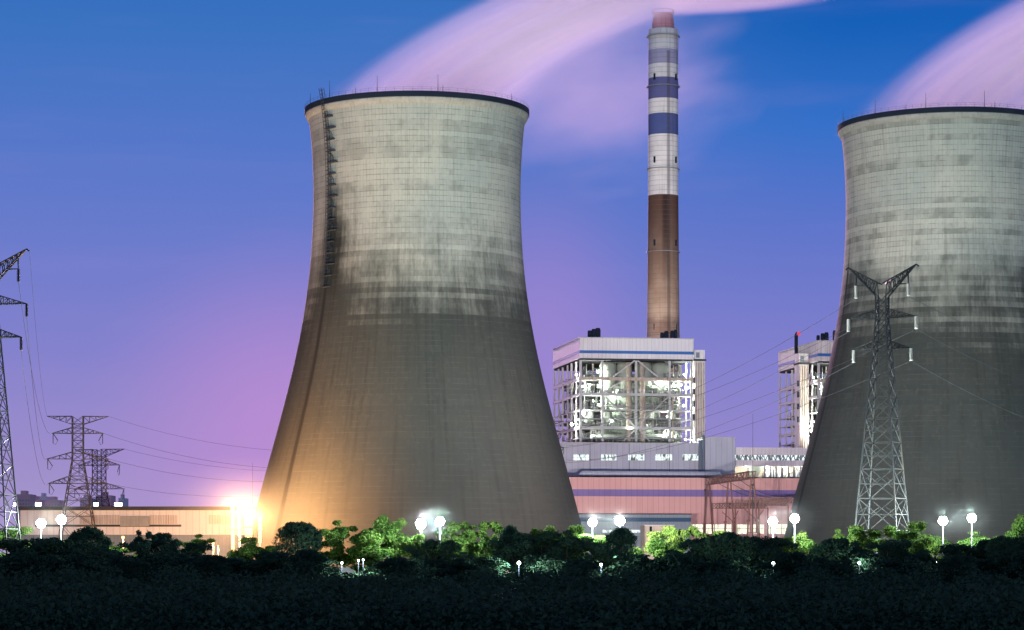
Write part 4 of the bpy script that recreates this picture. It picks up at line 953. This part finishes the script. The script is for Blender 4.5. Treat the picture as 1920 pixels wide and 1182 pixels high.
TR = [
 ('small lit tree at the left edge', 18, 986, 66, 600, 'loose'), ('dark rounded tree at the left edge, below a lit one', 38, 1006, 120, 500, 'lobed'),
 ('teal shaded tree under the leftmost floodlights', 100, 1009, 92, 520, 'dome'), ('dark dome tree in front of the nearer flat-topped pylon', 166, 989, 80, 530, 'dome'),
 ('yellow green tree at the foot of the second floodlight', 128, 1012, 50, 606, 'loose'), ('lit leafy tree right of the dark dome by the pylons', 214, 1016, 64, 604, 'loose'),
 ('two-humped dark tree beside the orange lamp', 263, 989, 46, 510, 'lobed'), ('rounded dark tree right of the two-humped one', 306, 1000, 72, 520, 'dome'),
 ('yellow green tree in front of the warehouse windows', 367, 1002, 48, 606, 'loose'), ('low dark tree below the yellow green tree', 352, 1024, 90, 500, 'lobed'),
 ('low dark tree below the slim sodium lamps', 424, 1038, 74, 510, 'lobed'), ('see-through tree glittering in front of the sodium columns', 464, 1006, 60, 575, 'lobed'),
 ('small orange-lit tree right of the sodium columns', 503, 1022, 40, 600, 'loose'), ('largest round dark dome tree before the left cooling tower', 558, 979, 97, 480, 'dome'),
 ('slim lit tree right of the largest dome', 632, 976, 58, 600, 'loose'), ('tallest lit tree with a stepped top, right of the dome', 692, 972, 104, 572, 'lobed'),
 ('narrow bright peak behind the tallest lit tree', 733, 967, 44, 580, 'loose'), ('small pale yellow tree left of the tower floodlights', 757, 1006, 36, 614, 'loose'),
 ('dark tree under the lower tower floodlight', 792, 999, 72, 548, 'lobed'), ('yellow lit tree right of the tower floodlight pair', 853, 979, 54, 604, 'loose'),
 ('lit tree with pale top before the left tower', 880, 985, 44, 606, 'loose'), ('dark tree between two lit ones before the left tower', 903, 994, 46, 548, 'lobed'),
 ('lit tree with a yellowish flat top before the left tower', 927, 979, 48, 606, 'loose'), ('dark round tree left of the brightest small lamp', 957, 987, 48, 540, 'dome'),
 ('dark tree above the brightest small lamp', 994, 988, 54, 536, 'lobed'), ('dark tree right of the brightest small lamp', 1034, 987, 50, 540, 'lobed'),
 ('dark tree at the right foot of the left tower', 1076, 984, 56, 545, 'lobed'), ('tree with bare lower branches under the tower-foot floodlight', 1118, 1000, 64, 560, 'loose'),
 ('dark teal tree under the workshop floodlight', 1165, 990, 62, 540, 'dome'), ('round leafy green tree in front of the workshop', 1236, 995, 76, 572, 'lobed'),
 ('small bright tree right of the kiosk', 1277, 984, 46, 610, 'loose'), ('dark tree at the left end of the big dark mass', 1308, 1006, 84, 500, 'lobed'),
 ('broad dark dome tree under the portal gantry', 1366, 999, 112, 480, 'dome'), ('dark tree under the right portal leg', 1424, 1001, 90, 490, 'lobed'),
 ('yellow green tip behind the portal legs', 1338, 996, 42, 614, 'loose'), ('tree shading the lamp under the gantries', 1468, 1006, 70, 530, 'lobed'),
 ('lit bushy tree at the left foot of the right tower', 1518, 996, 62, 572, 'lobed'), ('broad dark dome left of the pale pylon foot', 1570, 1010, 98, 470, 'dome'),
 ('small bright tree tip left of the pale pylon foot', 1577, 992, 34, 604, 'loose'), ('lit layered tree at the foot of the pale pylon', 1634, 984, 60, 549, 'loose'),
 ('dark tree below the pale pylon', 1664, 1010, 64, 500, 'lobed'), ('tall tree right of the pale pylon legs', 1714, 977, 64, 540, 'lobed'),
 ('lit tree at the foot of the left right-hand floodlight', 1752, 1001, 48, 600, 'loose'), ('bright yellow tree between the last two floodlights', 1790, 1016, 38, 612, 'loose'),
 ('feathery tree under the rightmost floodlight', 1836, 996, 62, 568, 'loose'), ('dark round tree left of the right edge', 1878, 1006, 64, 490, 'dome'),
 ('tall lit tree at the right edge', 1914, 966, 66, 575, 'lobed'), ('dark tree under the rightmost floodlight', 1812, 1024, 80, 510, 'lobed'),
 ('dark shrubby tree below the largest dome', 590, 1040, 110, 470, 'lobed'), ('dark tree below the tallest lit tree', 700, 1034, 70, 540, 'lobed'),
 ('dark low tree left of the brightest small lamp', 900, 1044, 90, 520, 'lobed'), ('dark low tree right of the brightest small lamp', 1050, 1044, 100, 500, 'lobed'),
 ('dark low tree below the workshop floodlight', 1180, 1036, 90, 500, 'lobed'), ('dark low tree below the round leafy green tree', 1240, 1040, 90, 480, 'lobed'),
 ('dark low tree below the lit bushy tree', 1510, 1034, 80, 520, 'lobed'), ('dark low tree at the far left bottom of the belt', 60, 1036, 110, 490, 'lobed'),
 ('dark low tree under the warehouse floodlights', 140, 1034, 90, 480, 'lobed'), ('dark low tree below the lit leafy tree by the pylons', 215, 1040, 90, 490, 'lobed'),
 ('dark low tree below the orange lamp', 285, 1036, 90, 480, 'lobed'), ('dark low tree beside the globe lamp post', 1722, 1036, 60, 500, 'lobed'),
]
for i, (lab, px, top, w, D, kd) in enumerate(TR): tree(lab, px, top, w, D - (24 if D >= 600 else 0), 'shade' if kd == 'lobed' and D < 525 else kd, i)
# a closed second row, mostly in the dark, that fills the belt
for lab, px, top, w, D in (('broad shadowy tree behind the left edge pylon foot', 62, 1002, 92, 505), ('dark tree between the floodlights and the dark dome', 118, 1006, 76, 500), ('dark tree just right of the dark dome by the pylons', 226, 1012, 80, 498),
    ('dark flat-topped tree left of the slim sodium lamps', 340, 1013, 86, 495), ('dark tree just left of the largest dome', 516, 1030, 60, 500), ('dark tree under the tower floodlight pair', 815, 1004, 92, 505), ('dark wide tree right of the yellowish flat-topped tree', 968, 992, 96, 500),
    ('dark bulky tree before the right half of the left tower', 1016, 990, 92, 505), ('dark bulky tree nearest the right foot of the left tower', 1062, 989, 88, 500), ('dark tree between the tower-foot and workshop floodlights', 1138, 996, 84, 500), ('dark tree left of the broad dome under the gantry', 1322, 1001, 88, 495),
    ('dark tree in the middle of the mass under the portal gantry', 1396, 1000, 96, 492), ('dark tree under the gantry floodlight', 1448, 1003, 80, 500), ('dark tree left of the pale pylon foot, beside the broad dome', 1608, 1012, 80, 500), ('dark tree right of the pale pylon foot', 1690, 1006, 80, 505),
    ('bulky dark tree under the last floodlight pair', 1796, 1014, 92, 500), ('bulky dark tree left of the tall lit right edge tree', 1856, 1004, 92, 500), ('dark tree in the bottom corner of the right edge', 1908, 1000, 80, 505)):
    tree(lab, px, top, w, D, 'shade', px)
FILL = random.Random(23); LM = ['the left edge pylon', 'the warehouse floodlights', 'the orange lamp', 'the sodium columns', 'the largest dome tree', 'the tallest lit tree', 'the tower floodlight pair',
      'the brightest small lamp', 'the left tower foot', 'the workshop floodlight', 'the kiosk', 'the portal gantry', 'the gantry floodlights', 'the pale pylon foot', 'the globe lamp post', 'the last floodlight pair', 'the right edge']
LX = [20, 100, 235, 460, 560, 690, 808, 973, 1085, 1165, 1240, 1370, 1470, 1650, 1756, 1800, 1905]
for i in range(34):
    px = -10 + i * 58 + FILL.uniform(-12, 12); j = min(range(len(LX)), key=lambda q: abs(LX[q] - px)); side = 'left of' if px < LX[j] else 'right of'
    tone = ('shadowy', 'bushy', 'spreading', 'ragged', 'rounded', 'low')[i % 6]
    if min(abs(px - q) for q in (973, 1127, 1450, 816, 1756, 641, 676)) < 26: continue
    tree(f'{tone} unlit tree filling the belt just {side} {LM[j]}', px, FILL.uniform(1026, 1050), FILL.uniform(70, 100), FILL.uniform(430, 470), ('shade', 'dome', 'shade')[i % 3], i)
# the unlit thicket on the near bank: one mass
nb = 300                                                      # shrubs that make the mass lumpy
Db = 1 / (1 / 118 + RNG.random(nb) * (1 / 430 - 1 / 118)); Xb = (RNG.uniform(-150, 2070, nb) - CX) / F * Db
yb = np.interp(Db, [118, 150, 200, 300, 430], [1122, 1104, 1090, 1076, 1066]) + RNG.uniform(-10, 16, nb)
Hb = np.clip(ZC + (HY - yb) / F * Db, 1.2, 4.8); Rb = Hb * RNG.uniform(.8, 1.35, nb)
pxb = CX + Xb / Db * F; Hb = np.where((np.abs(pxb - 818) < 60) & (Db > 200), Hb * .3, Hb)
n1, n2 = 380000, 60000
nu = 620                                                      # understorey between the trunks of the belt, open at the lamps and the little lawn
Du = RNG.uniform(440, 600, nu); pxu = RNG.uniform(-60, 1980, nu); gap = np.min(np.abs(pxu[:, None] - np.array([640, 676, 816, 973, 1127, 1450, 1611, 1756, 60, 460, 500])[None]), 1)
Hu = RNG.uniform(1.4, 5.2, nu) * np.where(gap < 16, .35, 1.); Ru = RNG.uniform(2.0, 4.5, nu)
nf = 70; Df = RNG.uniform(300, 420, nf); pxf = RNG.uniform(-60, 1980, nf); gapf = np.min(np.abs(pxf[:, None] - np.array([640, 676, 816, 973, 1127, 1450, 1611, 1756, 60, 460, 500])[None]), 1)
Hf = (ZC + (HY - RNG.uniform(1046, 1080, nf)) / F * Df) * np.where(gapf < 34, .5, 1.); Rf = RNG.uniform(2.2, 4.6, nf)
pxu = np.concatenate([pxu, pxf]); Du = np.concatenate([Du, Df]); Hu = np.concatenate([Hu, Hf]); Ru = np.concatenate([Ru, Rf]); nu += nf
Xb = np.concatenate([Xb, (pxu - CX) / F * Du]); Db = np.concatenate([Db, Du]); Rb = np.concatenate([Rb, Ru]); Hb = np.concatenate([Hb, Hu]); nb += nu
ib = RNG.choice(nb, n1, p=(Rb / Db) ** 1.6 / ((Rb / Db) ** 1.6).sum())
dd = RNG.normal(size=(n1, 3)); dd[:, 2] = np.abs(dd[:, 2]); dd /= np.linalg.norm(dd, axis=1)[:, None]
kk = (RNG.random(n1) ** .3 * (1 + .10 * RNG.normal(size=n1)))[:, None]
P1 = np.stack([Xb[ib], Db[ib], np.zeros(n1)], 1) + dd * kk * np.stack([Rb[ib], Rb[ib], Hb[ib]], 1)
D2 = 1 / (1 / 116 + RNG.random(n2) * (1 / 520 - 1 / 116)); X2 = (RNG.uniform(-150, 2070, n2) - CX) / F * D2
P2 = np.stack([X2, D2, RNG.uniform(.05, .7, n2)], 1); Pn = np.concatenate([P1, P2]); n = n1 + n2; Dn = Pn[:, 1]
nr = RNG.normal(size=(n, 3)) * .9; nr[:n1] += dd; nr[:, 2] += .3; nr /= np.linalg.norm(nr, axis=1)[:, None]
an = np.cross(nr, RNG.normal(size=(n, 3))); an /= np.linalg.norm(an, axis=1)[:, None]; bn = np.cross(nr, an)
sn = (.065 + .0006 * Dn) * (.6 + .9 * RNG.random(n)); sn = sn[:, None]
me = quads('thicket', np.stack([Pn - an * sn, Pn - bn * sn * .6, Pn + an * sn, Pn + bn * sn * .6], 1), M_LEAFD)
tag(link('thicket', me), 'dark unlit thicket of undergrowth covering the near bank along the bottom', 'undergrowth', None, 'stuff')

# ------------------------------------------------------------------ steam
def steam_mat(name, s1, s2, r0, r2, dens, zend, seed, col=(.97, .93, .97, 1), aniso=.35):
    m, t, o = newmat(name); vec, (x, y, z) = objxyz(t)
    s = math_(t, 'ADD', math_(t, 'MULTIPLY', z, s1), math_(t, 'MULTIPLY', math_(t, 'MULTIPLY', z, z), s2))
    r = math_(t, 'ADD', math_(t, 'ADD', math_(t, 'MULTIPLY', math_(t, 'MULTIPLY', z, z), r2), r0), math_(t, 'MULTIPLY', z, -.42))
    xx = math_(t, 'SUBTRACT', x, s)
    d_ = math_(t, 'DIVIDE', math_(t, 'SQRT', math_(t, 'ADD', math_(t, 'MULTIPLY', xx, xx), math_(t, 'MULTIPLY', y, y))), r)
    cv = node(t, 'ShaderNodeCombineXYZ'); t.links.new(xx, cv.inputs[0]); t.links.new(y, cv.inputs[1]); t.links.new(math_(t, 'MULTIPLY', z, .25), cv.inputs[2])
    nz = noise_(t, cv.outputs[0], .05, 2); nz2 = noise_(t, cv.outputs[0], .17, 3, (1, 1, .5))
    d_ = math_(t, 'ADD', d_, math_(t, 'MULTIPLY', math_(t, 'SUBTRACT', nz, .5), .5))
    f = smooth_(t, d_, .35, 1.15, 1, 0)
    f = math_(t, 'MULTIPLY', f, smooth_(t, nz2, .32, .68, .25, 1.5))
    f = math_(t, 'MULTIPLY', f, smooth_(t, z, zend * .55, zend, 1, 0))
    v = node(t, 'ShaderNodeVolumeScatter'); v.inputs['Color'].default_value = col; v.inputs['Anisotropy'].default_value = aniso
    t.links.new(math_(t, 'MULTIPLY', f, dens), v.inputs['Density']); t.links.new(v.outputs[0], o.inputs['Volume']); return m
def plume(label, loc, s1, s2, r0, r2, dens, zend, seed):
    mt = steam_mat('steam', s1, s2, r0, r2, dens, zend, seed)
    b = MB(); n = 28; zs = np.linspace(-1, zend, 18); base = 0
    for z in zs:
        for k in range(n):
            a = 2 * math.pi * k / n; zz_ = max(z, 0); rr_ = (r0 + r2 * zz_ * zz_ - .42 * zz_) * 1.3 if z > 1 else r0 * 1.05
            b.v.append((s1 * z + s2 * z * z + rr_ * math.cos(a), rr_ * math.sin(a), float(z)))
    for i in range(len(zs) - 1):
        for k in range(n): k2 = (k + 1) % n; b.f.append((i * n + k, i * n + k2, (i + 1) * n + k2, (i + 1) * n + k))
    b.f.append(tuple(range(n))[::-1]); b.f.append(tuple((len(zs) - 1) * n + k for k in range(n)))
    o = b.build('steam_plume', mt); o.location = loc; return tag(o, label, 'steam', 'steam plumes')
plume('wide pink white steam plume leaning right from the left cooling tower', (T1[0] + 2, T1[1], TOPZ - 1), .52, .027, 33, .0125, .050, 62, 1)
plume('pink white steam plume leaving the grimy cooling tower at the right edge', (T2[0], T2[1], TOPZ - 1), .50, .020, 34, .0115, .048, 62, 4)
# thin veil drifting behind the plume, and the chimney's own smoke
def veil_mat():
    m, t, o = newmat('thin_steam'); vec, (x, y, z) = objxyz(t)
    ln = node(t, 'ShaderNodeVectorMath', operation='LENGTH'); t.links.new(vec, ln.inputs[0])
    nz = noise_(t, vec, 1.6, 3, (1, 1, 1.6)); d_ = math_(t, 'ADD', ln.outputs['Value'], math_(t, 'MULTIPLY', math_(t, 'SUBTRACT', nz, .5), 1.3))
    v = node(t, 'ShaderNodeVolumeScatter'); v.inputs['Color'].default_value = (.97, .92, .97, 1); v.inputs['Anisotropy'].default_value = .35
    t.links.new(math_(t, 'MULTIPLY', smooth_(t, d_, -.1, .95, 1, 0), .019), v.inputs['Density']); t.links.new(v.outputs[0], o.inputs['Volume']); return m
b = MB(); n = 24
for i in range(13):
    e = math.pi * i / 12
    for k in range(n): a = 2 * math.pi * k / n; b.v.append((math.sin(e) * math.cos(a), math.sin(e) * math.sin(a), math.cos(e)))
for i in range(12):
    for k in range(n): k2 = (k + 1) % n; b.f.append((i * n + k, (i + 1) * n + k, (i + 1) * n + k2, i * n + k2))
o = b.build('steam_veil', veil_mat()); o.location = P(1120, 168, 1165); o.scale = (84, 36, 52); o.rotation_euler = (0, R(-12), 0)
tag(o, 'thin violet veil of steam drifting round the chimney top, right of the left tower', 'steam')
def smoke_mat():
    m, t, o = newmat('chimney_smoke'); vec, (x, y, z) = objxyz(t)
    zc_ = math_(t, 'ADD', math_(t, 'ADD', math_(t, 'MULTIPLY', x, .06), math_(t, 'MULTIPLY', math_(t, 'MULTIPLY', x, x), .0013)), 4.6)
    r = math_(t, 'ADD', math_(t, 'MULTIPLY', x, .07), 6.0); zz_ = math_(t, 'SUBTRACT', z, zc_)
    d_ = math_(t, 'DIVIDE', math_(t, 'SQRT', math_(t, 'ADD', math_(t, 'MULTIPLY', zz_, zz_), math_(t, 'MULTIPLY', y, y))), r)
    f = math_(t, 'MULTIPLY', smooth_(t, d_, .5, 1.05, 1, 0), math_(t, 'MULTIPLY', smooth_(t, x, -5, 5, 0, 1), smooth_(t, x, 30, 95, 1, 0)))
    v = node(t, 'ShaderNodeVolumeScatter'); v.inputs['Color'].default_value = (.98, .93, .97, 1); v.inputs['Anisotropy'].default_value = .35
    t.links.new(math_(t, 'MULTIPLY', f, .14), v.inputs['Density']); t.links.new(v.outputs[0], o.inputs['Volume']); return m
b = MB(); xs = np.linspace(-6, 96, 14); n = 20
for x in xs:
    for k in range(n):
        a = 2 * math.pi * k / n; rr_ = (6 + .07 * max(x, -4)) * 1.1; b.v.append((float(x), rr_ * math.cos(a), 4.6 + .06 * x + .0013 * x * x + rr_ * math.sin(a)))
for i in range(len(xs) - 1):
    for k in range(n): k2 = (k + 1) % n; b.f.append((i * n + k, i * n + k2, (i + 1) * n + k2, (i + 1) * n + k))
b.f.append(tuple(range(n))[::-1]); b.f.append(tuple((len(xs) - 1) * n + k for k in range(n)))
o = b.build('chimney_smoke', smoke_mat()); o.location = (CHX, 1100, zc(25))
tag(o, 'bright pink smoke streaming right from the chimney top', 'smoke')


# mist volume round the sodium lamps, added to imitate lens bloom
m, t, o = newmat('bloom_volume'); vec, (x, y, z) = objxyz(t)
ln = node(t, 'ShaderNodeVectorMath', operation='LENGTH'); t.links.new(vec, ln.inputs[0])
v = node(t, 'ShaderNodeVolumeScatter'); v.inputs['Color'].default_value = (.98, .97, .95, 1)
t.links.new(math_(t, 'MULTIPLY', smooth_(t, ln.outputs['Value'], 0, 1, 1, 0), .0032), v.inputs['Density']); t.links.new(v.outputs[0], o.inputs['Volume'])
b = MB(); n = 24
for i in range(13):
    e = math.pi * i / 12
    for k in range(n): a = 2 * math.pi * k / n; b.v.append((math.sin(e) * math.cos(a), math.sin(e) * math.sin(a), math.cos(e)))
for i in range(12):
    for k in range(n): k2 = (k + 1) % n; b.f.append((i * n + k, (i + 1) * n + k, (i + 1) * n + k2, i * n + k2))
o = b.build('sodium_bloom', m); o.location = P(462, 985, 735); o.scale = (33, 22, 23)
tag(o, 'added faint orange mist around the sodium lamp columns', 'halo', None, 'stuff')

m2, t, o2 = newmat('halo_volume'); vec, (x, y, z) = objxyz(t)  # thin scatter spheres added round the floodlights to imitate lens glow
ln = node(t, 'ShaderNodeVectorMath', operation='LENGTH'); t.links.new(vec, ln.inputs[0])
v = node(t, 'ShaderNodeVolumeScatter'); v.inputs['Color'].default_value = (.97, .98, 1, 1); v.inputs['Anisotropy'].default_value = -.2
q = math_(t, 'SUBTRACT', 1, ln.outputs['Value'], clamp=True)
t.links.new(math_(t, 'MULTIPLY', math_(t, 'MULTIPLY', q, q), .0009), v.inputs['Density']); t.links.new(v.outputs[0], o2.inputs['Volume'])
sph = o.data.copy(); sph.materials.clear(); sph.materials.append(m2)
for px, py in ((77, 982), (115, 975), (789, 983), (825, 978), (1111, 980), (1162, 977), (1449, 978), (1490, 973), (1768, 977), (1822, 972)):
    h = link('lamp_halo', sph, None, P(px, py, 556)); h.scale = (7, 7, 7)
    tag(h, 'added bluish mist glowing round a white floodlight', 'halo', 'mist round the floodlights', 'stuff')

# sub-parts: hang each small fitting under the part that carries it
CARRIER = {'landing': ('caged_ladder',), 'stair_flight': ('caged_ladder',), 'railing': ('rim_walkway',), 'lightning_rod': ('rim_walkway',), 'band': ('cladding', 'upper_wall', 'wall'),
           'roof_edge': ('cladding', 'upper_wall', 'wall'), 'soffit': ('cladding',), 'shaft_pipe': ('lift_shaft',), 'shaft_platform': ('lift_shaft',), 'landing_door': ('lift_shaft',), 'winch_window': ('winch_room',),
           'window_frame': ('window',), 'downpipe': ('wall',), 'louvre_panel': ('upper_wall',), 'plant_box': ('upper_wall',), 'dark_strip': ('upper_wall',), 'duct_saddle': ('roof_duct',), 'roof_hut': ('wall',),
           'window_rows': ('wall',), 'door': ('wall',), 'top_railing': ('flue_cone',), 'gallery_ring': ('shaft',), 'obstruction_lamp_niche': ('shaft',), 'lamp_head': ('crossbar',), 'hoop': ('lamp_column',),
           'insulator_string': ('cross_arm', 'horn'), 'strain_insulator': ('cross_arm',), 'jumper': ('cross_arm',), 'tie': ('leg',), 'joint': ('pole',), 'guard_rail': ('floor',), 'truss': ('upper_wall',), 'red_beacon': ('exhaust_stack',)}
last = {}
for o in ALL:
    if o.parent is None or o.parent.parent is not None: continue
    b_ = o.name.split('.')[0]; seen = last.setdefault(o.parent.name, [])
    if b_ in CARRIER:
        hit = next((q for q in reversed(seen) if q.name.split('.')[0] in CARRIER[b_]), None)
        if hit: o.parent = hit; continue
    seen.append(o)
